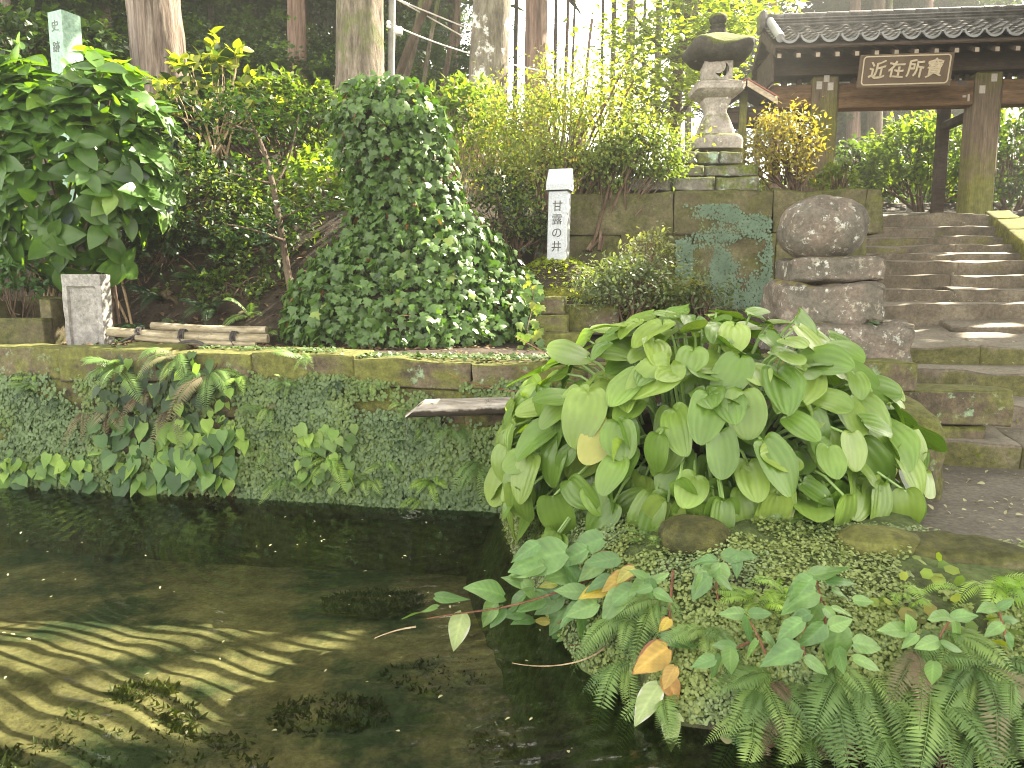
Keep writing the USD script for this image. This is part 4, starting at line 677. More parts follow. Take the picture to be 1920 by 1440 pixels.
single("mossy_brick", "small squared mossy stone propping the right end of the poles", "stone", rock((.16, .10, .085), 2, 9, .006, 9, 3, at(463, 660, 5.56)), "moss_ground", True)
single("propping_stone", "small grey squared stone under the poles left of the mossy one", "stone", rock((.17, .12, .08), 2, 9, .008, 9, 4, at(268, 652, 5.6)), "wall_stone", True)
# bamboo spout over the water
s0_, s1_ = at(768, 766, 4.52), at(1075, 757, 4.62); R = .056
sp = Thing("bamboo_spout", "weathered bamboo water spout with slanting cut end pouring into the pond", "water spout", (s0_ + s1_) / 2)
ax = unit(s1_ - s0_); n = 44; an = np.linspace(0, 2 * np.pi, 24, endpoint=False); up = unit(np.array([0, 0, 1.]) - ax * ax[2]); sd_ = np.cross(ax, up)
def spv(r, t, cut): return np.array([s0_ + ax * (tt + cut * (-.03 + .13 * (np.cos(a) + 1) / 2)) + r * (np.cos(a) * up + np.sin(a) * sd_) for tt in t for a in an])
tt = np.array([0, .2, .35, .41, .42, .43, .6, .9, 1.0]); Ls = np.linalg.norm(s1_ - s0_)
def shell(r, flip):
    v = np.vstack([spv(r * (1.05 if abs(t - .42) < .005 else 1), [t * Ls], 1 if t < .01 else (.4 if t < .21 else 0)) for t in tt]); m = 24; F = []
    for i in range(len(tt) - 1):
        for j in range(m):
            k = (j + 1) % m; F += [(i * m + j, (i + 1) * m + k, i * m + k), (i * m + j, (i + 1) * m + j, (i + 1) * m + k)]
    F = np.array(F); return v, F[:, ::-1] if flip else F
a_, b_ = shell(R, False), shell(R - .009, True)
rim = [(j, (j + 1) % 24, 24 * len(tt) + (j + 1) % 24) for j in range(24)] + [(j, 24 * len(tt) + (j + 1) % 24, 24 * len(tt) + j) for j in range(24)]
v = np.vstack([a_[0], b_[0]]); F = np.vstack([a_[1], b_[1] + len(a_[0]), np.array(rim)])
fc = v[F].mean(1); low = ((fc - s0_) @ up) < -.012 + .012 * np.sin(((fc - s0_) @ ax) * 17)
def sub(v, F): u_, inv = np.unique(F, return_inverse=True); return v[u_], inv.reshape(-1, 3)
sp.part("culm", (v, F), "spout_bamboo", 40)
g3 = np.random.default_rng(5); dr = []
for k in range(34):
    z = .60 * (1 - (k / 34) ** 1.25) + .01; s = g3.uniform(.003, .0065)
    m = trimesh.creation.icosphere(1, s); vv = np.asarray(m.vertices) * [1, 1, 1.7]; tip = s0_ - ax * .02 - up * R
    dr.append((vv + [tip[0] + g3.normal() * .006, tip[1] + g3.normal() * .006, z], np.asarray(m.faces)))
single("falling_water_drops", "string of water drops falling from the spout into the pond", "water", cat_(dr), "droplet", True, kind="stuff")
sa = np.linspace(0, 2 * np.pi, 26); spl = [tube(np.stack([s0_[0] + q * np.cos(sa), s0_[1] + q * np.sin(sa), 0 * sa + .003], 1), .005, 5, False) for q in (.035, .075)]
for k in range(14):
    m = trimesh.creation.icosphere(1, g3.uniform(.003, .006)); spl.append((np.asarray(m.vertices) + [s0_[0] + g3.normal() * .08, s0_[1] + g3.normal() * .08, g3.uniform(.004, .03)], np.asarray(m.faces)))
single("water_splash", "small splash rings where the drops hit the pond", "water", cat_(spl), "droplet", True, kind="stuff")

# ================================================================ foliage builders
def frond(p, t, up, Ln, w=.16, n=22, droop=.5, seed=0):
    """One fern frond: midrib and paired leaflets."""
    p = np.asarray(p, float); t, up = unit(t), unit(up); g_ = np.random.default_rng(seed)
    s = np.linspace(0, 1, n); C = p + Ln * (s[:, None] * t + (-droop * s ** 2)[:, None] * np.array([0, 0, 1.]) + (.12 * np.sin(s * 3))[:, None] * up)
    tg = unit(np.gradient(C, axis=0)); sd = unit(np.cross(tg, up)); nn = unit(np.cross(sd, tg))
    W = w * Ln * np.sin(np.pi * np.clip(s * .88 + .12, 0, 1)) ** .8; k = np.arange(1, n)
    ms = [tube(C, np.linspace(.004, .001, n) * Ln * 2, 4, False)]
    for sg_ in (-1, 1):
        T = unit(sd[k] * sg_ + tg[k] * .35 - nn[k] * .12 + g_.normal(size=(len(k), 3)) * .05)
        ms.append(batch((np.array([[0, 0, 0], [-.10, .3, .02], [.10, .3, .02], [0, 1, -.14]]), np.array([[0, 2, 1], [1, 2, 3]])), C[k], T, nn[k], W[k]))
    return cat_(ms)
def fern(p, normal, label, n=9, Ln=.3, mat="fern_leaf", seed=0, down=.3, group=None, name="fern", spread=1.0, w=.2):
    g_ = np.random.default_rng(seed); normal = unit(normal); t_ = Thing(name, label, "fern", p, group)
    for k in range(n):
        side = unit(np.cross(normal, [0, 0, 1.])) if abs(normal[2]) < .9 else np.array([1., 0, 0]); a = (k + .5) / n * 2 - 1
        d = normal * g_.uniform(.5, 1) + side * a * spread + np.array([0, 0, g_.uniform(-.2, .5) - down])
        t_.part("frond", frond(p + g_.normal(size=3) * .015, d, unit(normal + [0, 0, .9]), Ln * g_.uniform(.55, 1.2), w * g_.uniform(.8, 1.2), int(18 + Ln * 46), g_.uniform(.1, .8), seed * 31 + k), mat if g_.random() > .05 else "fern_brown")
    return t_
def shell_pts(n, c, rad_, g_, inner=.55, zmin=-1, lump=.25, seed=0):
    d = unit(g_.normal(size=(n * 2, 3))); d = d[d[:, 2] > zmin][:n]; k = g_.uniform(inner, 1, len(d)) ** .6
    k = k * (1 + lump * (fbm(d * 2.2 + seed, 3, seed) - .5) * 2)
    return np.asarray(c) + d * k[:, None] * rad_, d
def shrub(name, label, cat, c, rad_, n, size, mat, tm=T_OV, seed=0, base=None, stems=5, stem_mat="twig", stem_r=.012, cluster=7, up=.5, group=None, second=None, inner=.5, zmin=-.6, lump=.3, sprd=.1, flat=1.0):
    g_ = np.random.default_rng(seed); c = np.asarray(c, float); rad_ = np.asarray(rad_, float)
    base = np.array([c[0], c[1], float(gz(c[0], c[1])) - .05]) if base is None else np.asarray(base, float)
    t_ = Thing(name, label, cat, base, group)
    P, D = shell_pts(max(n // cluster, 3), c, rad_, g_, inner, zmin, lump, seed)
    tips = P[g_.permutation(len(P))[:stems]]
    for q in tips:
        m = (base + q) / 2 + g_.normal(size=3) * .08 * rad_.max(); m[2] += .05
        t_.part("stem", tube(bez([base + g_.normal(size=3) * [.05, .05, 0], m, q], 9), np.linspace(stem_r, stem_r * .35, 9), 6), stem_mat, 60)
    sub_ = P[g_.permutation(len(P))[:min(len(P), 40)]]   # fine twigs
    tw = [tube(bez([base + (q - base) * .45 + g_.normal(size=3) * .05, (base + (q - base) * .75) + g_.normal(size=3) * .06 * rad_.max(), q], 6), np.linspace(stem_r * .45, stem_r * .15, 6), 4, False) for q in sub_]
    t_.part("twigs", cat_(tw), stem_mat, kind="stuff")
    PP = np.repeat(P, cluster, 0); DD = np.repeat(D, cluster, 0); m = len(PP); PP = PP + g_.normal(size=(m, 3)) * [1, 1, flat] * sprd * rad_.mean() * .5
    T = unit(DD * .6 + g_.normal(size=(m, 3)) * .75 + [0, 0, .05]); N = unit(DD * .4 + g_.normal(size=(m, 3)) * .45 + [0, 0, up + .4])
    S = size * g_.uniform(.6, 1.2, m); keep = ~(in_shaft(PP) & (g_.random(m) < .0))
    if second:
        mk = g_.random(m) < second[1]; t_.part("foliage", batch(tm, PP[~mk], T[~mk], N[~mk], S[~mk]), mat, True, kind="stuff"); t_.part("foliage", batch(tm, PP[mk], T[mk], N[mk], S[mk]), second[0], True, kind="stuff")
    else: t_.part("foliage", batch(tm, PP, T, N, S), mat, True, kind="stuff")
    return t_

# ---------------------------------------------------------------- hosta
_vu = np.tile(np.cos(np.linspace(-1, 1, 23) * np.pi * 5.5), 15)
def hosta_leaf(w, droop, back, rib, ph, cup=.2):
    u = np.linspace(-1, 1, 23); th = np.linspace(.04, np.pi - .03, 15); U, H = np.meshgrid(u, th); ym = (1 - np.cos(H)) / 2
    X = w * np.sin(H) ** .82 * (1 - .30 * ym ** 3); x = U * X; au = np.abs(U)
    y = ym - back * au ** 1.6 * np.maximum(np.sin(2 * H), 0)
    z = cup * np.abs(x) * (1 - .5 * ym) + .10 * au * back / .12 * np.exp(-(H / .6) ** 2) - droop * ym ** 2 + rib * np.cos(U * np.pi * 5.5) * np.sin(H) ** .7 + .02 * np.sin(9 * ym + ph + 2 * np.sign(U)) * au ** 3
    n = 23; i = (np.arange(14)[:, None] * n + np.arange(22)[None]).ravel(); f = np.vstack([np.stack([i, i + 1, i + n + 1], 1), np.stack([i, i + n + 1, i + n], 1)])
    return np.stack([x, y, z], -1).reshape(-1, 3), f, np.maximum(au, (ym - .55) / .45).ravel()
HT = [hosta_leaf(*q) for q in ((.44, .22, .14, .005, 0), (.41, .34, .14, .006, 1), (.47, .15, .17, .004, 2), (.43, .45, .12, .006, 3, .3), (.38, .30, .11, .006, 4, .3))]
hb = np.array([1.02, 3.80, .46])
hosta = Thing("hosta", "huge hosta clump with overlapping pale green ribbed heart shaped leaves", "hosta plant", hb)
g = np.random.default_rng(2024); nl = 0
hc = np.array([1.00, 3.78, .50]); hr = np.array([1.05, .80, .80])
gold = math.pi * (3 - math.sqrt(5)); Nn = 560; place = []
for k in range(Nn):
    zz = 1 - (k + .5) / Nn * 1.28; ph = k * gold; rr_ = math.sqrt(max(0, 1 - zz * zz)); d = np.array([rr_ * math.cos(ph), rr_ * math.sin(ph), zz])
    if d[1] > .45 and d[2] < .75: continue
    place.append(unit(d + g.normal(size=3) * .07))
place += [unit(np.array([a, b, c])) for a, b, c in [(.75, -.55, -.35), (.62, -.7, -.4), (.85, -.4, -.3), (.5, -.8, -.42), (.9, -.25, -.2), (.7, -.6, -.15), (-.8, -.5, -.4), (-.7, -.6, -.3), (-.9, -.35, -.3), (-.55, -.8, -.38), (-.4, -.9, -.32), (-.25, -.95, -.4), (-.1, -.95, -.3), (.05, -1, -.42), (.2, -.95, -.33), (.33, -.92, -.42), (.42, -.85, -.3), (.12, -1.05, -.2), (-.3, -1.0, -.2), (.3, -1.0, -.22), (0, -1.1, -.35), (.58, -.85, -.25), (.72, -.72, -.42)]]
for k, d in enumerate(place):
    lay = 1.0 - .2 * (k % 3 == 2) + g.normal() * .04
    q = hc + d * hr * lay
    q[2] = max(q[2], bankz(np.array([[q[0]]]), np.array([[q[1]]]))[0, 0] + .05)
    out = unit(d * [1, 1, .1] + [0, 0, 1e-3]); steep = (1 - d[2])
    T = unit(out * (1.0 - .5 * steep) + np.array([0, 0, -.12 - .72 * steep]) + g.normal(size=3) * .29)
    N = unit(d * .8 + [0, -.35, .62] + g.normal(size=3) * .32)
    s = g.uniform(.155, .238) * g.choice([1, 1, 1, .75]) * (1.0 if d[2] < .8 else .9); tv, tf, te = HT[int(g.integers(5))]
    base = q - T * s * .45; B = unit(np.cross(T, N)); N2 = np.cross(B, T)
    twist = g.normal() * .25; tv = tv * [1 + .1 * g.normal(), 1, 1 + .3 * g.normal()]; tv = tv + np.stack([.12 * g.normal() * tv[:, 1] ** 2, 0 * tv[:, 1], twist * tv[:, 0] * tv[:, 1]], 1)
    V = base + s * (tv[:, :1] * B + tv[:, 1:2] * T + tv[:, 2:] * N2)
    LF_ = hosta.part("leaf", (V, tf), "hosta_yellow" if k in (246, 349) else "hosta_leaf", True, label=("yellowing hosta leaf" if k in (246, 349) else None), attrs={"edge": te, "vein": _vu})
    if k % 2 == 0 or d[2] < .3:
        r0 = hc + np.array([d[0] * .35, d[1] * .2, -.12]); mid = (r0 + base) / 2 + [0, 0, .16]; hosta.part("leaf_stalk", tube(bez([r0, mid, base + T * .01], 7), np.linspace(.011, .006, 7), 5, False), "hosta_stalk", 60, under=LF_)
single("hosta_soil", "dark soil mound under the hosta", "soil", rock((1.7, 1.0, .5), 4, 2.6, .05, 3, 31, (1.05, 3.95, .50)), "soil", True)

# ---------------------------------------------------------------- knotweed like trailing plants
_u2, _v2 = np.meshgrid(np.linspace(-1, 1, 11), np.linspace(0, 1, 23)); KV = (np.cos(2 * np.pi * (_v2 * 6.5 - np.abs(_u2) * 1.6)) * .6 + 1.6 * (np.abs(_u2) < .05)).ravel()
KT = [leaf_grid(w, 10, 22, .16, d_, .9, .06, .004, 3, .016, p_, .62) for w, d_, p_ in ((.30, .15, 0), (.27, .28, 2), (.33, .1, 4))]
def kleaf(t_, p, T, N, s, g_, mat="knotweed_leaf", label=None):
    tv, tf, te = KT[int(g_.integers(3))]; T = unit(T); B = unit(np.cross(T, N)); N2 = np.cross(B, T); tv = tv * [1 + .08 * g_.normal(), 1, 1 + .5 * g_.normal()]; tv = tv + np.stack([.10 * g_.normal() * tv[:, 1] ** 2, 0 * tv[:, 1], .35 * g_.normal() * tv[:, 0] * tv[:, 1]], 1)
    t_.part("leaf", (p + s * (tv[:, :1] * B + tv[:, 1:2] * T + tv[:, 2:] * N2), tf), mat, True, label=label, attrs={"edge": te, "vein": KV})
def surfY(px, py, lift=.07):
    for Y in np.arange(2.0, 3.6, .01):
        p = at(px, py, Y)
        if bankz(np.array([[p[0]]]), np.array([[Y]]))[0, 0] >= p[2]: return Y - lift
    return 2.6
UPN = np.array([0, -.55, .83])
def leaf_px(t_, bx, by, tx_, ty_, Y, g_, mat="knotweed_leaf", dy=0.0, label=None):
    b, e = at(bx, by, Y), at(tx_, ty_, Y + dy); s = np.linalg.norm(e - b); kleaf(t_, b, e - b, UPN + g_.normal(size=3) * .22, s, g_, mat, label)
g = np.random.default_rng(77)
kn = Thing("knotweed_spray", "leafy branch with pointed oval leaves reaching left over the water", "trailing plant", at(1240, 1060, 2.95))
for pts in ([(1255, 1045, 3.0), (1150, 1070, 2.9), (1060, 1105, 2.82), (960, 1135, 2.76), (880, 1148, 2.72), (800, 1160, 2.7)], [(1240, 1060, 3.0), (1160, 1110, 2.86), (1080, 1150, 2.78), (1045, 1170, 2.74)], [(1230, 1040, 3.), (1120, 1035, 2.95), (1020, 1050, 2.9), (960, 1070, 2.9)], [(1280, 1050, 3.), (1200, 1130, 2.8), (1120, 1190, 2.7), (1070, 1210, 2.66)]):
    kn.part("stem", tube(bez([at(*q) for q in pts], 20), np.linspace(.006, .0025, 20), 6), "red_stem", 60)
LV = [(820, 1140, 750, 1158, "knotweed_leaf"), (816, 1118, 882, 1128, "knotweed_leaf"), (868, 1150, 845, 1220, "knotweed_pale"), (945, 1118, 880, 1086, ""), (930, 1128, 900, 1178, ""), (945, 1138, 920, 1180, ""), (1000, 1100, 940, 1080, ""), (985, 1112, 945, 1150, ""), (985, 1150, 940, 1150, ""), (1020, 1122, 966, 1142, ""), (1045, 1095, 1010, 1090, "knotweed_turned"), (1050, 1100, 1000, 1122, ""), (1055, 1120, 1000, 1150, ""),
      (1100, 1110, 1040, 1110, ""), (1100, 1128, 1040, 1160, ""), (1120, 1130, 1060, 1155, ""), (1030, 1165, 1000, 1165, "knotweed_turned"), (1060, 1140, 1020, 1185, ""), (1080, 1160, 1066, 1215, "knotweed_turned"), (1092, 1155, 1100, 1215, ""), (1052, 1175, 1045, 1215, ""), (1000, 1160, 960, 1165, ""), (1105, 1130, 1110, 1170, "knotweed_turned"), (1140, 1100, 1085, 1115, "knotweed_turned"), (1150, 1085, 1095, 1090, ""), (1020, 1060, 945, 1080, ""), (1060, 1035, 950, 1050, ""), (1100, 1030, 1040, 1060, ""), (1085, 1075, 1020, 1080, ""), (1060, 1060, 1100, 1100, ""),
      (1160, 1045, 1100, 1060, ""), (1130, 1050, 1085, 1090, ""), (1175, 1075, 1130, 1110, "knotweed_turned"), (1190, 1065, 1150, 1085, "knotweed_turned"), (1130, 1010, 1060, 1030, ""), (1190, 1100, 1140, 1130, ""), (1170, 1110, 1120, 1160, ""), (1010, 1020, 960, 1045, ""), (1220, 1080, 1180, 1120, ""), (1040, 1130, 1010, 1100, ""), (1075, 1190, 1050, 1195, ""), (980, 1090, 1010, 1125, "")]
for (a, b, c, d, mt) in LV: leaf_px(kn, a, b, c, d, min(2.70 + .28 * max(0, (a - 820) / 420), surfY(a, b, .1) if a > 1080 else 9) - .02 * (a > 1000), g, mt or "knotweed_leaf", g.uniform(-.06, .02), "yellow brown turning leaf" if mt == "knotweed_turned" else None)
hg = Thing("hanging_knotweed", "thin reddish stem hanging to the water with a few yellow and pale leaves", "trailing plant", at(1255, 1080, 2.75))
hg.part("stem", tube(bez([at(*q) for q in [(a, b, min(2.75 - .5 * k / 4, surfY(a, b, .06))) for k, (a, b) in enumerate([(1262, 1070), (1256, 1150), (1252, 1230), (1250, 1300), (1252, 1345)])]], 24), np.linspace(.0055, .003, 24), 6), "red_stem", 60)
for (a, b, c, d, mt) in [(1252, 1215, 1182, 1255, "knotweed_turned"), (1235, 1285, 1182, 1360, "knotweed_pale"), (1248, 1265, 1275, 1322, "knotweed_turned"), (1266, 1250, 1240, 1290, "knotweed_turned"), (1255, 1335, 1268, 1410, "knotweed_pale"), (1252, 1330, 1285, 1350, "knotweed_pale"), (1255, 1160, 1240, 1185, "knotweed_turned"), (1240, 1195, 1315, 1210, ""), (1262, 1185, 1310, 1215, "")]:
    leaf_px(hg, a, b, c, d, min(2.27 + .45 * (1345 - b) / 280, surfY(a, b, .09)), g, mt or "knotweed_leaf", -.04)
def kplant(label, base, stems, leaves, Y):
    stems = [[(a, b, surfY(a, b, .02 + .06 * i)) for i, (a, b) in enumerate(q)] for q in stems]
    t_ = Thing("knotweed_plant", label, "leafy plant", at(*stems[0][0]))
    for s_ in stems: t_.part("stem", tube(bez([at(*q, Y) if len(q) == 2 else at(*q) for q in s_], 14), np.linspace(.0055, .003, 14), 6), "red_stem", 60)
    for (a, b, c, d) in leaves:
        Ya = surfY(a, b, .17); leaf_px(t_, a, b, c, d, Ya + g.uniform(-.05, .02), g, "knotweed_leaf", min(0, surfY(c, d, .09) - Ya) * .8 - .01)
kplant("upright leafy plant with reddish stem in the middle of the near bank", (1535, 1160), [[(1555, 1215), (1545, 1150), (1530, 1085)], [(1510, 1235), (1508, 1180), (1535, 1120)], [(1580, 1235), (1560, 1170), (1545, 1130)]],
       [(1525, 1085, 1472, 1105), (1520, 1080, 1603, 1062), (1515, 1095, 1475, 1145), (1548, 1090, 1610, 1085), (1530, 1110, 1455, 1138), (1560, 1105, 1590, 1120), (1535, 1130, 1515, 1180), (1545, 1140, 1580, 1170), (1505, 1165, 1450, 1195), (1555, 1175, 1600, 1160), (1600, 1125, 1640, 1130), (1545, 1170, 1505, 1220), (1500, 1215, 1425, 1232), (1535, 1185, 1560, 1230), (1575, 1170, 1560, 1260), (1600, 1205, 1665, 1215), (1510, 1235, 1560, 1262), (1600, 1235, 1655, 1250), (1570, 1215, 1585, 1265), (1520, 1150, 1470, 1165), (1560, 1140, 1600, 1150)], 2.55)
kplant("leafy plant at the left end of the near bank rim below the hosta", (1345, 1080), [[(1350, 1130), (1345, 1085), (1370, 1040)], [(1340, 1110), (1320, 1085), (1305, 1065)]],
       [(1345, 1050, 1300, 1045), (1355, 1045, 1410, 1035), (1345, 1060, 1302, 1090), (1350, 1055, 1350, 1100), (1380, 1040, 1385, 1080), (1330, 1080, 1290, 1120), (1345, 1080, 1380, 1105), (1320, 1070, 1310, 1110), (1310, 1060, 1305, 1085), (1390, 1035, 1420, 1050)], 2.62)
kplant("small leafy plant with drooping leaves at the left corner of the near bank", (1215, 1090), [[(1230, 1150), (1222, 1110), (1215, 1080)]], [(1215, 1085, 1180, 1070), (1218, 1085, 1220, 1125), (1225, 1090, 1255, 1075), (1222, 1100, 1190, 1110), (1225, 1110, 1265, 1120)], 2.72)
kplant("leafy stems hanging over the middle of the near bank left of the upright plant", (1420, 1210), [[(1440, 1240), (1420, 1190), (1395, 1150)], [(1420, 1200), (1380, 1215), (1340, 1240)]], [(1395, 1150, 1350, 1150), (1400, 1155, 1400, 1205), (1405, 1150, 1450, 1150), (1380, 1215, 1335, 1205), (1370, 1215, 1365, 1265), (1340, 1235, 1295, 1250), (1350, 1230, 1330, 1280), (1430, 1190, 1470, 1215), (1420, 1200, 1395, 1240)], 2.5)
kplant("leafy stems at the right of the near bank below the yellow green fern", (1760, 1200), [[(1750, 1250), (1760, 1200), (1785, 1160)], [(1760, 1210), (1720, 1190), (1690, 1180)]], [(1785, 1160, 1740, 1150), (1785, 1160, 1835, 1150), (1790, 1165, 1800, 1210), (1760, 1200, 1715, 1215), (1765, 1205, 1810, 1225), (1720, 1190, 1690, 1215), (1700, 1180, 1650, 1185), (1710, 1185, 1700, 1150), (1750, 1240, 1745, 1285)], 2.5)
kplant("leaf sprig on the right edge of the near bank by the frame", (1880, 1170), [[(1890, 1215), (1880, 1170), (1870, 1140)]], [(1870, 1140, 1830, 1135), (1872, 1142, 1900, 1120), (1880, 1160, 1915, 1165), (1880, 1170, 1845, 1190), (1885, 1190, 1905, 1225)], 2.5)
# bare twigs over the water
for pts, lb in (([(780, 1175, 2.7), (740, 1183, 2.68), (702, 1197, 2.66)], "pale bare twig tip left of the knotweed spray"), ([(1150, 1190, 2.6), (1110, 1230, 2.5), (1040, 1248, 2.44), (960, 1243, 2.4)], "long bare twig curving over the water below the knotweed spray")):
    single("bare_twig", lb, "twig", tube(bez([at(*q) for q in pts], 20), np.linspace(.004, .0012, 20), 5), "pale_twig", 60)
for pts, lb in (([(1072, 690, 4.55), (1010, 655, 4.75), (965, 630, 4.9)], "red brown runner arching from the ivy foot towards the hosta"), ([(975, 735, 4.6), (900, 722, 4.62), (842, 700, 4.62)], "orange runner trailing over the wall above the spout"), ([(1000, 700, 4.6), (960, 690, 4.64), (920, 668, 4.7)], "short orange runner crossing the mossy wall top")):
    single("plant_runner", lb, "runner", tube(bez([at(*q) for q in pts], 20), np.linspace(.0045, .002, 20), 5), "red_stem", 60)

# ---------------------------------------------------------------- liverwort and moss mats, ferns on the near bank
def bank_pts(n, g_, x0, x1, y0, y1, smax):
    X, Y = g_.uniform(x0, x1, n), g_.uniform(y0, y1, n); z = bankz(X[:, None], Y[:, None])[:, 0]; e = .02
    zx = bankz(X[:, None] + e, Y[:, None])[:, 0]; zy = bankz(X[:, None], Y[:, None] + e)[:, 0]; s = bank_s(X[:, None], Y[:, None])[:, 0]
    N = unit(np.stack([-(zx - z) / e, -(zy - z) / e, np.ones(n)], 1)); k = (z > .015) & (s < smax); return np.stack([X, Y, z], 1)[k], N[k]
def mat_of(P, N, g_, size, lift, mat, name, label, tm=T_DISC, tilt=.55):
    m = len(P); T = unit(np.cross(N, unit(g_.normal(size=(m, 3))))); single(name, label, "ground cover", batch(tm, P + N * g_.uniform(0, lift, m)[:, None] - T * size * .5, T, jit(N, tilt, g_), size * g_.uniform(.6, 1.3, m)), mat, True, kind="stuff")
g = np.random.default_rng(404)
# more samples where the bank is steep
def bank_cover(n, seed):
    g_ = np.random.default_rng(seed); A = [bank_pts(n, g_, .0, 3.0, 2.0, 3.2, .9), bank_pts(int(n * 1.6), g_, .4, 3.0, 2.0, 2.45, .30), bank_pts(int(n * .6), g_, -.1, .6, 2.3, 4.4, .35)]
    return np.vstack([a[0] for a in A]), np.vstack([a[1] for a in A])
P, N = bank_cover(44000, 5); f1 = fbm(P * [2.6, 2.6, 2.6], 4, 8); onp = (P[:, 0] > 1.85) & (P[:, 1] > 2.75)
kA = (f1 > .50) & ~onp; kB = (f1 <= .53) & (f1 > .36) & ~onp
mat_of(P[kA], N[kA], g, .0125, .035, "liverwort_blue", "liverwort_mat", "blue green liverwort mat spread over the near bank")
mat_of(P[kB], N[kB], g, .014, .035, "liverwort_green", "clover_mat", "yellow green small leaved mat between the liverwort on the near bank")
def bank_n(px, py):
    q = None
    for Y in np.arange(2.03, 3.6, .01):
        p = at(px, py, Y)
        if bankz(np.array([[p[0]]]), np.array([[Y]]))[0, 0] >= p[2]: q = p; break
    if q is None: q = at(px, py, 2.2)
    e = .03; z0 = bankz(np.array([[q[0]]]), np.array([[q[1]]]))[0, 0]; n_ = unit([-(bankz(np.array([[q[0] + e]]), np.array([[q[1]]]))[0, 0] - z0) / e, -(bankz(np.array([[q[0]]]), np.array([[q[1] + e]]))[0, 0] - z0) / e, 1.0])
    return q, n_
FN = [(1430, 1270, 11, .26, .5), (1500, 1290, 8, .24, .7), (1560, 1250, 9, .28, .6), (1620, 1270, 9, .26, .7), (1690, 1230, 8, .24, .5), (1730, 1300, 9, .26, .7), (1820, 1260, 11, .30, .6), (1880, 1250, 9, .28, .6), (1900, 1330, 8, .24, .7), (1330, 1190, 7, .22, .4), (1240, 1130, 7, .2, .5), (1185, 1160, 9, .22, .6), (1180, 1240, 7, .2, .8), (1420, 1130, 7, .17, .2), (1470, 1120, 5, .15, .1), (1860, 1120, 6, .22, .1), (1760, 1190, 7, .2, .3), (1640, 1350, 8, .2, .8), (1520, 1360, 7, .2, .8), (1400, 1340, 7, .2, .8), (1800, 1370, 8, .2, .8), (1250, 1290, 6, .18, .8), (1210, 1025, 7, .15, .2), (1700, 1130, 5, .14, .1)]
wh = ["at the foot of the near bank, leftmost of the large ferns", "low on the near bank right of the leftmost large fern", "hanging below the upright leafy plant", "hanging in the middle of the near bank", "halfway up the near bank right of the leafy plant", "low on the near bank right of the middle", "large and spreading at the right of the near bank", "at the right frame edge halfway up the bank", "at the lower right corner of the photo", "left of the upright leafy plant", "beside the knotweed spray where it leaves the bank", "hanging at the left corner of the near bank", "just above the water at the left bank corner", "bright and short under the hosta tip leaf", "tiny, right of the bright short fern", "yellow green on the upper bank at the right", "on the upper bank above the spreading fern", "dipping to the water below the middle of the bank", "dipping to the water left of the middle", "dipping to the water below the leftmost large fern", "dipping to the water at the right", "behind the hanging yellow leaves", "small and pale under the left of the hosta", "small, among clover on the bank top"]
for i, (px, py, n_, Ln, dn) in enumerate(FN):
    q, nn = bank_n(px, py); nn = unit(nn * [1, 1, .6] + [0, -.25, 0]); fern(q + nn * .03, nn, "green fern " + wh[i], n_ + 2, Ln * .98, "fern_bright" if i in (13, 14, 15, 23) else "fern_leaf", 300 + i, dn, w=.19)
q, nn = bank_n(1430, 1350); fern(q, nn, "withered brown grey fern drooping into the water at the left of the near bank", 6, .2, "fern_brown", 411, .9, w=.17, name="withered_fern")
q, nn = bank_n(1700, 1375); fern(q, nn, "withered grey fern drooping into the water at the right of the near bank", 5, .2, "fern_brown", 412, .9, w=.17, name="withered_fern")
# broad bright clover leaves on the bank
for i, (px, py, lb) in enumerate([(1720, 1080, "round leaved bright plant on the bank top by the mossy kerb stone"), (1665, 1130, "round leaved plant in the middle of the bank top"), (1690, 1165, "yellow orange mossy tuft plant beside the leafy stem"), (1840, 1190, "round leaved plant at the right of the near bank")]):
    q, nn = bank_n(px, py); t_ = Thing("round_leaved_plant", lb, "leafy plant", q); g_ = np.random.default_rng(500 + i)
    for k in range(11):
        d = unit(nn + g_.normal(size=3) * .6); p = q + d * g_.uniform(.03, .09) + np.array([g_.normal() * .05, g_.normal() * .03, 0]); T = unit(g_.normal(size=3) * .6 + [0, -.6, -.2])
        t_.part("leaf", batch(T_DISC, [p], [T], [unit(nn + g_.normal(size=3) * .3)], [g_.uniform(.035, .055)]), "bright_leaf" if i != 2 else "golden_leaf", True)
# ---------------------------------------------------------------- cover and plants on the far pond wall
def wallp(n, g_, x0, x1, z0, z1):
    x = g_.uniform(x0, x1, n); z = g_.uniform(z0, z1, n); return np.stack([x, Yw(x) - .02, z], 1)
WN = np.array([-.17, -1, .12]); WN = unit(WN)
P = wallp(56000, g, -4.7, .35, -.02, .985); f1 = fbm(P * [1.5, 1.5, 2.0] + 3.1, 4, 31); px_ = P[:, 0]; edge_ = sstep(1.02, .80, P[:, 2] + .10 * (fbm(P * 4, 3, 2) - .5)); f1 = f1 + g.normal(size=len(f1)) * .035
kA = ((f1 * edge_ > .50) & ((px_ < -2.9) | (px_ > -1.9))) ; kB = (f1 * edge_ <= .52) & (f1 * edge_ > .385) & ~((fbm(P * 3.1 + 7, 3, 5) > .56) & (P[:, 2] > .3))
P2 = P - np.array([0, .10, 0]) * (fbm(P * 2.2 + 9, 3, 3) * sstep(.95, .5, P[:, 2]))[:, None]
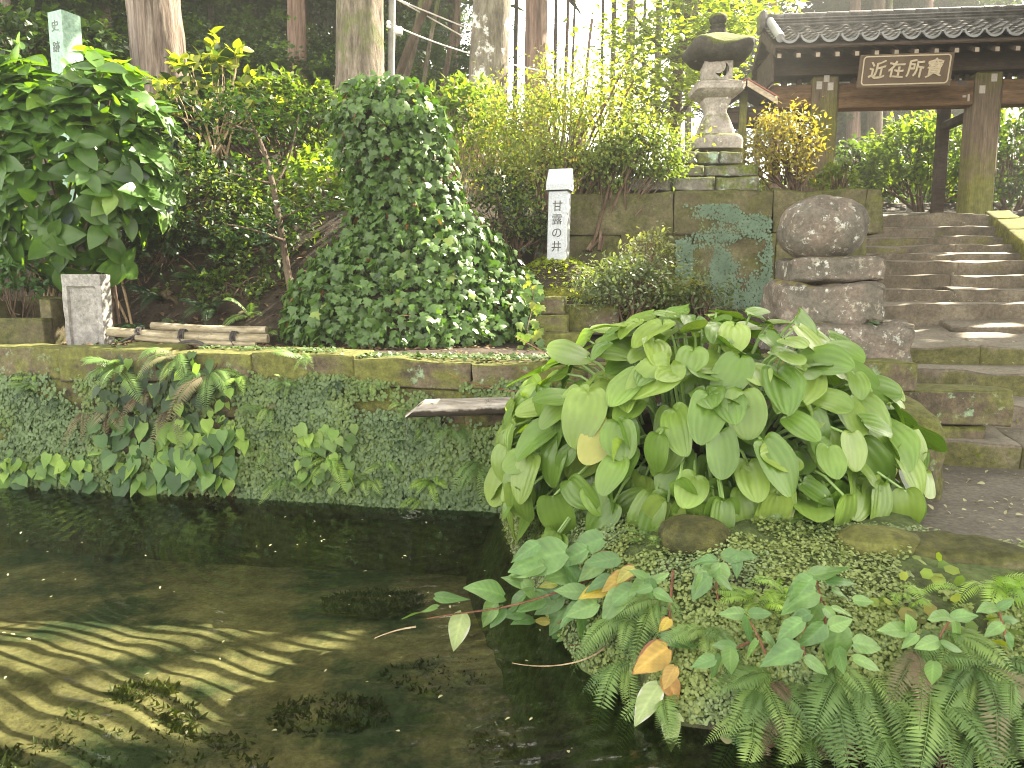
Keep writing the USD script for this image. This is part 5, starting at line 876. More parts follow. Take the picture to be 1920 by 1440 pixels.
def mat_wall(k, size, mat, label):
    m = k.sum(); T = unit(np.stack([g.normal(size=m) * .5, -.25 + 0 * g.normal(size=m), -1 + g.normal(size=m) * .3], 1)); single("liverwort_mat", label, "ground cover", batch(T_DISC, P2[k] + WN * g.uniform(0, .03, m)[:, None], T, jit(np.tile(WN + [0, 0, .5], (m, 1)), .55, g), size * g.uniform(.6, 1.35, m)), mat, True, kind="stuff")
mat_wall(kA, .026, "liverwort_blue", "blue green liverwort sheet covering the left and right of the far pond wall")
mat_wall(kB, .024, "liverwort_green", "grey green creeping mat between the bare stones of the far pond wall")
def wpx(px, py, off=.05):
    for Y in np.arange(4.4, 5.6, .01):
        p = at(px, py, Y)
        if Y >= float(Yw(p[0])) - off: return p
    return at(px, py, 5.2)
# creeper with pointed broad leaves
def creeper(label, boxes, seed, mat="creeper_leaf", size=.1, tm=T_HEART, n=100, name="wall_creeper"):
    g_ = np.random.default_rng(seed); x0, y0, x1, y1 = boxes; t_ = Thing(name, label, "creeper", wpx((x0 + x1) / 2, (y0 + y1) / 2))
    vs = []
    for k in range(max(4, n // 14)):
        a, b = (g_.uniform(x0, x1), y0 + 5), (g_.uniform(x0, x1), g_.uniform(y0 + .5 * (y1 - y0), y1)); vs.append(tube(bez([wpx(*a, .03), wpx((a[0] + b[0]) / 2 + g_.normal() * 10, (a[1] + b[1]) / 2, .09), wpx(*b, .06)], 8), .004, 4, False))
    t_.part("runners", cat_(vs), "twig", kind="stuff")
    for k in range(n):
        p = wpx(g_.uniform(x0, x1), y0 + (y1 - y0) * g_.random() ** .8, .04 + .14 * g_.random()); T = unit([g_.normal() * .5, -.35, -.9 + g_.normal() * .25]); N = unit(WN * .8 + [0, 0, .7] + g_.normal(size=3) * .3)
        t_.part("leaf", batch(tm, [p - T * size * .3], [T], [N], [size * g_.uniform(.6, 1.25)]), mat if g_.random() > .16 else "fern_bright", True)
    return t_
creeper("mass of broad pointed leaves hanging low on the far wall left of the spout", (165, 790, 440, 915), 1, n=150, size=.125)
creeper("small leaved plants at the foot of the far wall at far left", (0, 850, 170, 915), 2, n=70, size=.09)
creeper("light green leafy tufts low on the wall between spout and broad leaves", (555, 800, 665, 925), 3, "fern_leaf", .085, n=80)
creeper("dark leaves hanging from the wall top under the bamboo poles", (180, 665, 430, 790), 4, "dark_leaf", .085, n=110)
creeper("bright pointed leaves drooping in the middle of the far wall", (300, 785, 460, 850), 5, "fern_bright", .12, n=26)
for i, (px, py, n_, Ln, dn, mt, lb) in enumerate([(230, 690, 8, .32, .3, "fern_leaf", "large fern on the far wall under the front bamboo pole"), (330, 668, 9, .32, .3, "fern_leaf", "large fern on the wall top under the loose rope"), (400, 700, 7, .3, .5, "fern_leaf", "fern right of the big ferns on the far wall"), (210, 760, 6, .22, .9, "fern_brown", "brown dead fern hanging left on the far wall"), (280, 730, 6, .22, .9, "fern_brown", "brown dead fern hanging under the large ferns"), (330, 760, 5, .22, .9, "fern_brown", "brown dead fern deepest in the hanging mass"), (160, 770, 6, .22, 1., "fern_brown", "rust brown tuft at the edge of the liverwort sheet"),
     (505, 765, 5, .22, .2, "fern_leaf", "single fern halfway up the wall left of the spout"), (570, 672, 7, .2, .2, "fern_leaf", "small fern on the mossy wall top"), (700, 720, 4, .15, .4, "fern_leaf", "tiny fern near the orange runner above the spout"), (850, 800, 6, .2, .3, "fern_leaf", "fern on the wall below the spout"), (810, 900, 9, .2, .2, "fern_bright", "bright green fern tuft at the waterline below the spout"), (790, 935, 8, .16, .2, "fern_bright", "bright green mossy tuft touching the water below the spout"), (690, 900, 7, .2, .3, "fern_leaf", "fern low on the wall left of the falling drops"), (620, 860, 7, .22, .3, "fern_bright", "pale fern low on the wall between the leafy tufts"), (730, 870, 5, .18, .3, "fern_leaf", "small fern just left of the falling drops"), (900, 870, 6, .26, .4, "fern_leaf", "fern at the edge of the hosta above the water"), (540, 900, 6, .2, .3, "fern_leaf", "small fern at the water's edge left of the tufts")]):
    p = wpx(px, py, .05); fern(p, WN + [0, 0, .2], lb, n_, Ln, mt, 600 + i, dn, w=.2)
for i in range(26):
    px, py = g.uniform(10, 930), g.uniform(700, 890)
    if 150 < px < 440: continue
    fern(wpx(px, py, .03), WN + [g.normal() * .2, 0, .2], "small fern sprouting from the liverwort on the far pond wall", int(g.integers(4, 8)), g.uniform(.09, .19), ["fern_leaf", "fern_leaf", "fern_bright", "dark_leaf"][int(g.integers(4))], 640 + i, g.uniform(.1, .6), "small ferns sprouting on the far pond wall", w=.2)
# moss and weeds on the terrace edge, litter
gx = g.uniform(-4.4, .3, 5000); gy = Yw(gx) + g.uniform(.0, .42, 5000); kk = fbm(np.stack([gx * 2, gy * 2, 0 * gx], 1), 3, 4) > .47
gx, gy = gx[kk], gy[kk]; m = len(gx); zt = np.where(gy - Yw(gx) < .3, .985 + .03 * (gx < -1.2), gz(gx, gy))
single("terrace_moss", "low yellow green moss and weeds along the top of the pond wall", "moss", batch(T_DISC, np.stack([gx, gy, zt], 1), unit(g.normal(size=(m, 3)) * [1, 1, .3]), unit(np.array([0, -.3, 1]) + g.normal(size=(m, 3)) * .3), g.uniform(.012, .035, m)), "liverwort_green", True, kind="stuff")
def litter(n, x0, x1, y0, y1, fz, mat, name, label, size=.045, seed=1):
    g_ = np.random.default_rng(seed); X, Y = g_.uniform(x0, x1, n), g_.uniform(y0, y1, n); P = np.stack([X, Y, fz(X, Y) + .008], 1); m = n
    single(name, label, "leaf litter", batch(T_OV, P, unit(g_.normal(size=(m, 3)) * [1, 1, .15]), unit(np.array([0, 0, 1]) + g_.normal(size=(m, 3)) * .3), size * g_.uniform(.5, 1.3, m)), mat, True, kind="stuff")
litter(1500, -4.2, -.2, 5.6, 7.2, gz, "litter", "leaf_litter", "brown dead leaves scattered on the dark bank behind the poles", .06, 3)
litter(300, -.6, 2.3, 5.0, 6.4, gz, "litter", "leaf_litter", "dead leaves on the dark earth right of the ivy", .04, 4)
litter(150, 1.9, 3.6, 2.95, 4.6, lambda X, Y: pathz(X, Y) + .004, "litter_pale", "fallen_leaves", "small dry leaves scattered on the grey path", .035, 5)
for (Y, z0, z1, th) in STEPS[:5]:
    pass
P = []
for i, (Y, z0, z1, th) in enumerate(STEPS[:5]):
    r_, d_ = frame2(rad(th)); M = np.array([.573 * Y, Y, z1 + .012]); k = 26
    P.append(M + g.uniform(-.6, 1.3, (k, 1)) * r_ + (.28 + .2 * g.random((k, 1)) ** .5) * d_)
P = np.vstack(P); m = len(P); single("fallen_leaves", "tiny pale leaves and petals scattered on the lower steps", "leaf litter", batch(T_OV, P, unit(g.normal(size=(m, 3)) * [1, 1, .1]), unit(np.array([0, 0, 1]) + g.normal(size=(m, 3)) * .3), g.uniform(.015, .045, m)), "litter_pale", True, kind="stuff")
P = []
for i in range(1, 4):
    Y, z0, z1, th = STEPS[i - 1]; r_, d_ = frame2(rad(th)); k = 22; cx = g.uniform(-.5, 1.2, 4)
    P.append(np.array([.573 * Y, Y, 0]) + (cx[g.integers(0, 4, k)] + g.normal(size=k) * .07)[:, None] * r_ - .02 * d_ + np.stack([0 * cx[g.integers(0, 4, k)], np.zeros(k), z0 + (z1 - z0) * g.uniform(.1, .8, k)], 1))
P = np.vstack(P); m = len(P); single("riser_weeds", "little pale weeds sprouting from the mossy risers of the lower steps", "weeds", batch(T_DISC, P, unit(g.normal(size=(m, 3)) + [0, -.4, .3]), unit(np.array([-.3, -.9, .4]) + g.normal(size=(m, 3)) * .3), g.uniform(.012, .028, m)), "maple_leaf", True, kind="stuff")
for (px, py, s, rot, mt, lb) in [(1600, 1405, .10, .3, "litter", "large red brown fallen leaf at the water's edge below the bank"), (1445, 1402, .07, 1.4, "litter", "small red brown leaf floating near the dipping ferns"), (1400, 1402, .08, 1.8, "knotweed_leaf", "green leaf floating at the foot of the near bank"), (1365, 1395, .06, 1.5, "litter_pale", "pale leaf floating left of the green one")]:
    p = atz(px, py, .006); single("floating_leaf", lb, "leaf", batch(leaf_grid(.3, 4, 6, .1, .05, .8, 0, .003, 3, .01, 0, .7)[:2], [p], [[math.cos(rot), math.sin(rot), .03]], [[0, 0, 1.]], [s]), mt, True)
_k = 130; _sx, _sy2 = g.uniform(-3.6, .5, _k), g.uniform(2.0, 4.6, _k); _ok = (_sx < .1 + .25 * (3 - _sy2).clip(0, 1))
single("floating_specks", "tiny pale specks and petals floating on the pond", "floating debris", batch(T_OV, np.stack([_sx, _sy2, 0 * _sx + .005], 1)[_ok], unit(g.normal(size=(_ok.sum(), 3)) * [1, 1, 0]), np.tile([0, 0, 1.], (_ok.sum(), 1)) + g.normal(size=(_ok.sum(), 3)) * .05, g.uniform(.006, .022, _ok.sum())), "litter_pale", True, kind="stuff")
# water weed clumps on the bed
for i, (px, py, r_) in enumerate([(240, 1340, .30), (330, 1420, .35), (60, 1430, .28), (265, 1290, .14), (980, 1390, .22), (620, 1330, .25), (820, 1260, .25), (450, 1010, .3), (700, 1120, .3)]):
    c = atz(px, py, -.36); g_ = np.random.default_rng(700 + i); m = 1300; a = g_.uniform(0, 6.28, m); rr = r_ * np.sqrt(g_.random(m)); P = np.stack([c[0] + rr * np.cos(a), c[1] + .6 * rr * np.sin(a), -.40 + 0 * a], 1)
    single("water_weed", ["dark green water weed clump in the sunlit shallows at left", "largest dark water weed patch at the bottom left", "water weed at the bottom left corner", "small round weed tuft in the sunlit sand", "yellow brown water weed under the bottom centre", "dim weed patch left of centre under the water", "dim weed under the knotweed spray tip", "dark weed under the far wall reflection", "dim weed in mid pond"][i], "water weed", batch(T_NAR, P, unit(np.stack([g_.normal(size=m), g_.normal(size=m) * .8, .7 + 0 * a], 1)), unit(g_.normal(size=(m, 3))), g_.uniform(.02, .055, m)), "weed_leaf" if i != 4 else "golden_leaf", True, kind="stuff")

# ---------------------------------------------------------------- ivy covered stump
ic = np.array([-.98, 6.62, 0]); zt_ = np.array([.85, 1.16, 1.4, 1.62, 1.85, 2.08, 2.3, 2.53, 2.75, 3.0, 3.15]); rt_ = np.array([1.02, .96, .90, .76, .54, .37, .32, .35, .37, .33, .12])
def ivy_c(z): return np.interp(z, [.9, 1.6, 2.3, 2.7, 3.2], [-.84, -.84, -.95, -1.06, -1.09])
def ivy_pt(a, z):
    r = np.interp(z, zt_, rt_); b = 1 + .32 * (fbm(np.stack([np.cos(a) * 1.6, np.sin(a) * 1.6, z * 1.5], -1), 3, 17) - .5) * 2
    return np.stack([ivy_c(z) + r * b * np.cos(a), ic[1] + .62 * r * b * np.sin(a) - .22 * sstep(1.7, .9, z), z], -1)
ivy = Thing("ivy_covered_stump", "tall stump smothered in dark green ivy spreading at its foot", "ivy stump", (ic[0], ic[1], .95))
an = np.linspace(0, 2 * np.pi, 40, endpoint=False); zz_ = np.linspace(.85, 3.17, 24); A, Z = np.meshgrid(an, zz_); v = ivy_pt(A, Z).reshape(-1, 3); v[:, :2] = ic[:2] * .08 + v[:, :2] * .92; v[:, 0] += .0; i = (np.arange(23)[:, None] * 40 + np.arange(40)[None]).ravel(); j = (np.arange(23)[:, None] * 40 + (np.arange(40)[None] + 1) % 40).ravel()
ivy.part("stump", (v, np.vstack([np.stack([i, j, j + 40], 1), np.stack([i, j + 40, i + 40], 1)])), "soil", True)
g = np.random.default_rng(88); m = 6400; zs_ = g.uniform(.98, 3.16, m * 2); pr_ = np.interp(zs_, zt_, rt_) / 1.0; kk = g.random(m * 2) < pr_ + .12; zs_ = zs_[kk][:m]; m = len(zs_)
a_ = g.uniform(-np.pi * 1.02, .06, m) ; P = ivy_pt(a_, zs_); e = 1e-2; da = ivy_pt(a_ + e, zs_) - P; dz_ = ivy_pt(a_, zs_ + e) - P; N = unit(np.cross(da, dz_))
P = P + N * (g.random(m) ** 1.3 * .19)[:, None]; T = unit(np.array([0, 0, -1.]) + N * .3 + g.normal(size=(m, 3)) * .5); NN = unit(N + [0, 0, .5] + g.normal(size=(m, 3)) * .45); S = g.uniform(.04, .098, m)
br = g.random(m) < .012; big = np.argsort(-S * (1 - .3 * (N[:, 1] > -.3)))[:280]; mk = np.zeros(m, bool); mk[big] = True
for q in big: ivy.part("leaf", batch(T_IVY, P[q:q + 1], T[q:q + 1], NN[q:q + 1], S[q:q + 1]), "ivy_brown" if br[q] else "ivy_leaf", True, label="withered brown leaf" if br[q] else None)
ivy.part("foliage", batch(T_IVY, P[~mk & ~br], T[~mk & ~br], NN[~mk & ~br], S[~mk & ~br]), "ivy_leaf", True, kind="stuff")
ivy.part("dead_foliage", batch(T_IVY, P[~mk & br], T[~mk & br], NN[~mk & br], S[~mk & br]), "ivy_brown", True, kind="stuff")
# trailing strand at the right foot
tvn = Thing("ivy_strand", "bright ivy strand trailing down to the earth at the right foot of the ivy", "ivy", at(1000, 620, 5.7))
pts_ = bez([at(985, 520, 6.0), at(1000, 570, 5.85), at(990, 610, 5.7), at(1005, 650, 5.6)], 40); tvn.part("stem", tube(pts_, .004, 5), "twig")
for k in range(60):
    p = pts_[int(g.integers(40))] + g.normal(size=3) * [.05, .03, .03]; tvn.part("leaf", batch(T_IVY, [p], [unit([g.normal() * .4, -.3, -.9])], [unit([g.normal() * .3, -.8, .5])], [g.uniform(.05, .085)]), "bright_leaf" if g.random() > .4 else "ivy_leaf", True)
# stones and earth right of the ivy
for (x0, y0, x1, y1, Y, dep, lb) in [(1000, 556, 1062, 590, 6.1, .3, "small dark block at the top of the short wall right of the ivy"), (1005, 590, 1068, 625, 6.0, .3, "dark block in the middle of the short wall right of the ivy"), (1010, 622, 1090, 652, 5.9, .3, "low dark block at the foot of the short wall right of the ivy"), (1060, 572, 1160, 625, 6.25, .4, "dark block behind the small dusty azalea")]:
    single("dark_stone_block", lb, "stone block", pxrock("k", x0, y0, x1, y1, Y, dep, 9, .02, int(g.integers(1e6)), n=3), "wall_stone", True)
mg = g.uniform(-1, 1, (9000, 2)) * [.85, .65] + [.5, 6.85]; zq = gz(mg[:, 0], mg[:, 1]); kk = zq > 1.15; m = kk.sum()
single("pillar_moss", "sunlit yellow green moss mound around the foot of the granite pillar", "moss", batch(T_DISC, np.column_stack([mg[kk], zq[kk]]), unit(g.normal(size=(m, 3)) * [1, 1, .3]), unit(np.array([0, 0, 1]) + g.normal(size=(m, 3)) * .4), g.uniform(.012, .035, m)), "maple_leaf", True, kind="stuff")
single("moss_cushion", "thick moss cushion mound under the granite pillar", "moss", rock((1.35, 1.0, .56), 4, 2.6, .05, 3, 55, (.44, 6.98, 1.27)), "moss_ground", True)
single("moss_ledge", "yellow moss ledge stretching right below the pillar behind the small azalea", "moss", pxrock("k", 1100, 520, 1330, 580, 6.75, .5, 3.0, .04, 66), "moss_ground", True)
# liverwort sheet on the retaining wall
P = np.array([[at(px, py, 7.2)[0], 0, at(px, py, 7.2)[2]] for px, py in zip(g.uniform(1280, 1460, 11000), g.uniform(375, 590, 11000))]); ff = fbm(P * [3.0, 1, 2.4] + 4, 4, 12) + .12 * (1 - ((P[:, 0] - at(1375, 480, 7.2)[0]) / .4) ** 2) + .10 * (1 - ((P[:, 2] - at(1375, 490, 7.2)[2]) / .5) ** 2)
P = P[ff + g.normal(size=len(ff)) * .05 > .60]; P[:, 1] = Ywall2(P[:, 0]) - .035; m = len(P)
single("liverwort_sheet", "pale blue green liverwort sheet on the dark retaining wall", "ground cover", batch(T_DISC, P, unit(np.stack([g.normal(size=m) * .4, -.2 + 0 * P[:, 0], -1 + 0 * P[:, 0]], 1)), unit(np.array([0, -1, .4]) + g.normal(size=(m, 3)) * .3), g.uniform(.012, .03, m)), "liverwort_pale", True, kind="stuff")

# ---------------------------------------------------------------- hydrangea at left
g = np.random.default_rng(91); hc = at(115, 285, 6.4); hyd = Thing("hydrangea", "big hydrangea bush with large light and dark green leaves at far left", "hydrangea", (hc[0], 6.5, 1.05))
base = np.array([hc[0] - .15, 6.5, 1.0])
ros = []
for k in range(135):
    d = unit(g.normal(size=3) + [0, -.55, .0]); q = hc + [0, 0, -.1] + d * np.array([1.05, .5, 1.0]) * g.uniform(.72, 1.02)
    if q[2] < 1.5: continue
    px_q, py_q = proj(q)
    if 60 < px_q < 175 and py_q < 150: continue
    ros.append((q, d))
for k in range(22):
    a = base + g.normal(size=3) * [.22, .1, 0]; q, d = ros[int(g.integers(len(ros)))]; hyd.part("stem", tube(bez([a, np.array([a[0] * .65 + q[0] * .35, a[1] * .6 + q[1] * .4 + .05, a[2] * .45 + q[2] * .55]) + g.normal(size=3) * .04, q], 10), np.linspace(.013, .006, 10), 6), "pale_twig" if k % 3 else "twig", 60)
HYT = [leaf_grid(w, 4, 6, .2, d_, .8, 0, 0, 3, .015, p_, .75) for w, d_, p_ in ((.30, .22, 0), (.33, .32, 1), (.27, .15, 2))]; nlv = 0; rest = []
for q, d in ros:
    ax_ = unit(d + [0, -.1, .7]); s1 = unit(np.cross(ax_, [.3, .8, .1])); s2 = np.cross(ax_, s1); k0 = g.uniform(0, 6.28); nn_ = int(g.integers(5, 8))
    for j in range(nn_):
        a = k0 + j * 6.28 / nn_ + g.normal() * .2; T = unit(np.cos(a) * s1 + np.sin(a) * s2 + ax_ * g.uniform(-.15, .5)); s = g.uniform(.16, .275); tv, tf, te = HYT[int(g.integers(3))]
        m_ = batch((tv, tf), [q - ax_ * .04 * (j % 2)], [T], [unit(ax_ + g.normal(size=3) * .25)], [s]); mt = "hydrangea_old" if g.random() < .05 else "hydrangea_leaf"
        if nlv < 295: hyd.part("leaf", m_, mt, True); nlv += 1
        else: rest.append(m_)
P, D = shell_pts(420, hc, np.array([.95, .5, .85]), g, .2, -.8); kk = (P[:, 2] > 1.6) & np.array([not (70 < proj(q)[0] < 165 and proj(q)[1] < 130) for q in P]); D, P = D[kk], P[kk]; m = len(P)
rest.append(batch(HYT[0][:2], P, unit(D + g.normal(size=(m, 3)) * .5), unit(D + [0, 0, .8] + g.normal(size=(m, 3)) * .4), g.uniform(.12, .2, m)))
hyd.part("inner_foliage", cat_(rest), "hydrangea_leaf", True, kind="stuff")
# ---------------------------------------------------------------- shrubs
def S(px, py, Y): return at(px, py, Y)
shrub("hydrangea_shrub", "small yellowing hydrangea with pale bare stems behind the big one", "shrub", S(400, 180, 8.3), (.62, .45, .55), 420, .14, "bright_leaf", T_WIDE, 1, S(410, 295, 8.2), 14, "pale_twig", .014, 5, second=("forest_leaf", .55))
shrub("azalea_bush", "large sprawling azalea with fine yellow green leaves behind the granite pillar", "azalea", S(1070, 265, 7.95), (1.08, .7, .72), 15000, .046, "azalea_leaf", T_OV, 2, S(1035, 470, 7.7), 11, "twig", .026, 40, inner=.3, zmin=-.85, lump=.5, sprd=.30, flat=.42, second=("golden_leaf", .12))
shrub("azalea_bush", "lower dark azalea right of the large one over the retaining wall", "azalea", S(1190, 310, 7.75), (.52, .4, .42), 3600, .046, "azalea_leaf", T_OV, 3, S(1120, 470, 7.6), 6, "twig", .02, 40, inner=.3, lump=.5, sprd=.36, flat=.42)
shrub("azalea_bush", "shaded azalea between the ivy stump and the granite pillar", "azalea", S(935, 420, 7.55), (.52, .4, .52), 3400, .046, "azalea_leaf", T_OV, 4, S(960, 490, 7.4), 6, "twig", .02, 40, inner=.3, lump=.5, sprd=.36, flat=.42, second=("dark_leaf", .5))
shrub("dusty_azalea", "small dusty grey green azalea in front of the retaining wall", "azalea", S(1180, 540, 6.1), (.50, .28, .25), 3000, .04, "dusty_azalea_leaf", T_OV, 5, S(1180, 610, 6.1), 8, "twig", .012, 9, inner=.3, lump=.5, sprd=.3)
shrub("dusty_azalea", "sparse dusty azalea sprigs rising in front of the liverwort sheet", "azalea", S(1215, 475, 6.5), (.24, .2, .22), 420, .045, "dusty_azalea_leaf", T_OV, 6, S(1200, 580, 6.4), 6, "twig", .010, 9, inner=.3, lump=.5, sprd=.3)
shrub("dusty_azalea", "dusty azalea at the right by the boulder stack", "azalea", S(1330, 560, 6.2), (.24, .2, .2), 560, .045, "dusty_azalea_leaf", T_OV, 7, S(1310, 610, 6.2), 6, "twig", .010, 9, inner=.3, lump=.5, sprd=.3)
shrub("golden_shrub", "golden yellow shrub in front of the left gate post", "shrub", S(1465, 285, 9.6), (.50, .45, .55), 2200, .06, "golden_leaf", T_OV, 8, S(1490, 370, 9.6), 9, "twig", .02, 8, inner=.3, lump=.4, sprd=.25)
shrub("golden_shrub", "dim olive shrub right of the golden one against the gate post", "shrub", S(1575, 345, 10.6), (.34, .3, .34), 700, .065, "azalea_leaf", T_OV, 9, None, 6, "twig", .02, 8, inner=.3)
shrub("gate_shrub", "rounded sunlit shrub seen through the gate opening", "shrub", S(1735, 305, 14.0), (1.15, .9, .85), 4200, .11, "bright_leaf", T_OV, 10, None, 6, "twig", .03, 7, inner=.5, lump=.35, second=("azalea_leaf", .35))
shrub("gate_shrub", "dark blue green shrub seen left through the gate opening", "shrub", S(1600, 330, 15.5), (.8, .8, .7), 1800, .12, "forest_leaf", T_OV, 11, None, 6, "twig", .03, 7, inner=.5)
shrub("gate_shrub", "dark shrub at the right frame edge beyond the gate post", "shrub", S(1905, 330, 11.9), (.75, .8, .85), 2600, .09, "dark_leaf", T_OV, 12, None, 6, "twig", .03, 7, inner=.5, second=("bright_leaf", .12))
shrub("gate_shrub", "bright shrub top at the right frame edge under the gate beam", "shrub", S(1900, 240, 13.2), (.8, .6, .6), 1500, .11, "bright_leaf", T_OV, 13, None, 6, "twig", .03, 7, inner=.5)
shrub("sunlit_shrub", "sunlit yellow green shrub left of the ivy stump", "shrub", S(590, 385, 8.0), (.62, .5, .55), 1500, .10, "bright_leaf", T_OV, 14, None, 9, "pale_twig", .012, 6, inner=.25)
shrub("dark_shrub", "dark small leaved shrub on the bank left of the thin tree", "shrub", S(350, 400, 7.5), (.95, .6, .58), 3600, .07, "forest_leaf", T_OV, 15, None, 9, "twig", .014, 7, inner=.3, lump=.5, second=("azalea_leaf", .35))
shrub("dark_shrub", "dark leafy undergrowth on the bank between thin tree and ivy", "shrub", S(520, 490, 7.3), (.75, .5, .5), 2800, .07, "forest_leaf", T_OV, 16, None, 9, "twig", .014, 7, inner=.3, lump=.5, second=("dark_leaf", .45))
shrub("dark_shrub", "dim ferny undergrowth in the hollow behind the tablet", "shrub", S(300, 490, 7.2), (.8, .4, .35), 900, .07, "dark_leaf", T_NAR, 17, None, 5, "twig", .012, 7, inner=.3, lump=.6)
shrub("dark_shrub", "green undergrowth at the far left foot of the hydrangea", "shrub", S(20, 520, 6.2), (.35, .25, .25), 420, .07, "creeper_leaf", T_OV, 18, None, 4, "twig", .01, 7, inner=.3)
shrub("mid_shrub", "mixed green shrub behind the thin tree under the red trunk", "shrub", S(520, 225, 9.0), (1.0, .6, .55), 2600, .10, "forest_leaf", T_OV, 19, None, 8, "twig", .02, 7, inner=.3, lump=.4, second=("bright_leaf", .25))
shrub("mid_shrub", "sunny shrub between the ivy top and the lichen trunk", "shrub", S(860, 230, 8.6), (.62, .5, .5), 1800, .085, "bright_leaf", T_OV, 20, None, 8, "pale_twig", .016, 7, inner=.3, lump=.4, second=("azalea_leaf", .5))
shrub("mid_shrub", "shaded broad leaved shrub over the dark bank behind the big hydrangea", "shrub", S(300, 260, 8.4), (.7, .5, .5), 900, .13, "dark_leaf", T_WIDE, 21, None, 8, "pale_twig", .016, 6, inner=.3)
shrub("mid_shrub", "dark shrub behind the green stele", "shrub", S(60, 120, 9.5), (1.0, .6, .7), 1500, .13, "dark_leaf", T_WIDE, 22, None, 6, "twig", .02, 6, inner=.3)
shrub("cairn_plant", "small blue green leafy rosette growing from the boulder stack's lowest joint", "leafy plant", S(1632, 596, 5.35), (.09, .06, .06), 70, .075, "liverwort_blue", T_OV, 23, S(1625, 612, 5.4), 5, "hosta_stalk", .003, 5, inner=.3)
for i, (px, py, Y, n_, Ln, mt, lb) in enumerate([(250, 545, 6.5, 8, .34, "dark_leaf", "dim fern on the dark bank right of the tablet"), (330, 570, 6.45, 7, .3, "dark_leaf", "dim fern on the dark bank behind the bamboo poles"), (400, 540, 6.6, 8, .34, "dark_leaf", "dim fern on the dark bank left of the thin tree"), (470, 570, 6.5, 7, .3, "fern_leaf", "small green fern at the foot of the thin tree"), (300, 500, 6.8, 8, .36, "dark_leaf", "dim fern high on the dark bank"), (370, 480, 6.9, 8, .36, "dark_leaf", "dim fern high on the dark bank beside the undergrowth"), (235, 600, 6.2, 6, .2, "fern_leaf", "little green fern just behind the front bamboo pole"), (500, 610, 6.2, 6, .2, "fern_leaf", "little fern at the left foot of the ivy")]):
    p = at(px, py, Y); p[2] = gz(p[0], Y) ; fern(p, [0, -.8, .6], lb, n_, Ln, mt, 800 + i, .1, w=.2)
shrub("dark_shrub", "low dark leaves hanging over the hollow right of the tablet", "shrub", S(260, 440, 7.0), (.55, .3, .3), 1000, .06, "dark_leaf", T_OV, 41, None, 5, "twig", .01, 7, inner=.3, lump=.6)
shrub("dark_shrub", "low weeds on the dark bank left of the ivy foot", "shrub", S(450, 545, 6.75), (.6, .2, .2), 800, .05, "forest_leaf", T_OV, 42, None, 4, "twig", .008, 7, inner=.3, lump=.6)
# thin crooked tree on the bank
tt_ = Thing("thin_tree", "thin crooked tree with sparse small dark leaves on the bank left of the ivy", "tree", S(545, 545, 6.7))
tp = bez([S(548, 560, 6.7), S(528, 440, 6.75), S(512, 350, 6.8), S(497, 290, 6.85), S(478, 245, 6.9)], 26); tt_.part("trunk", tube(tp, np.linspace(.034, .016, 26), 9, True, .08, 3), "brown_bark", True)
brs = [[S(478, 245, 6.9), S(440, 236, 6.8), S(418, 218, 6.75)], [S(497, 290, 6.85), S(470, 225, 7.0), S(455, 190, 7.0)], [S(510, 345, 6.8), S(450, 330, 6.6), S(410, 318, 6.5)], [S(512, 350, 6.8), S(540, 300, 7.0), S(560, 215, 7.1)], [S(522, 410, 6.75), S(570, 390, 6.9), S(610, 370, 7.0)], [S(530, 450, 6.7), S(470, 430, 6.5), S(420, 420, 6.4)]]
for q in brs: tt_.part("branch", tube(bez(q, 10), np.linspace(.014, .005, 10), 6), "brown_bark", 60)
g = np.random.default_rng(9); ends = np.array([p for q in brs for p in q[1:]]); P = np.repeat(ends, 26, 0); P = P + g.normal(size=P.shape) * [.22, .2, .09]; m = len(P)
tt_.part("foliage", batch(T_OV, np.repeat(P, 5, 0) + g.normal(size=(m * 5, 3)) * [.06, .06, .02], unit(g.normal(size=(m * 5, 3)) * [1, 1, .3]), unit(np.array([0, 0, 1]) + g.normal(size=(m * 5, 3)) * .35), g.uniform(.04, .075, m * 5)), "dark_leaf", True, kind="stuff")
# ---------------------------------------------------------------- trees
def crown_cedar(x, y, z0, z1, r0, g_, n=900, size=.55):
    t = g_.random(n) ** .8; z = z0 + (z1 - z0) * t; R_ = r0 * (1 - .8 * t) * (.35 + .65 * np.sqrt(g_.random(n))); a = g_.uniform(0, 6.28, n)
    a = a + .35 * np.sin(5 * a + z); z = z - .25 * R_; P = np.stack([x + R_ * np.cos(a), y + R_ * np.sin(a), z], 1)
    P = P[~in_shaft(P)]; n = len(P); a = np.arctan2(P[:, 1] - y, P[:, 0] - x); T = unit(np.stack([np.cos(a), np.sin(a), -.25 + 0 * a], 1) + g_.normal(size=(n, 3)) * .3)
    return batch(T_CEDAR, P, T, unit(np.array([0, 0, 1.]) + g_.normal(size=(n, 3)) * .3), size * g_.uniform(.7, 1.3, n))
def crown_broad(x, y, z, R_, H, g_, n=700, size=.5, flat=1.0, tm=T_SPRAY):
    k = max(6, n // 70); C, _ = shell_pts(k, (x, y, z), np.array([R_, R_, H]), g_, .3, -.9, .2); idx = g_.integers(0, len(C), n); P = C[idx] + g_.normal(size=(n, 3)) * np.array([.30 * R_, .30 * R_, .16 * H])
    P = P[~in_shaft(P)]; n = len(P)
    return batch(tm, P, unit(g_.normal(size=(n, 3)) * [1, 1, .35]), unit(np.array([0, 0, 1.]) + g_.normal(size=(n, 3)) * .4), size * g_.uniform(.7, 1.3, n))
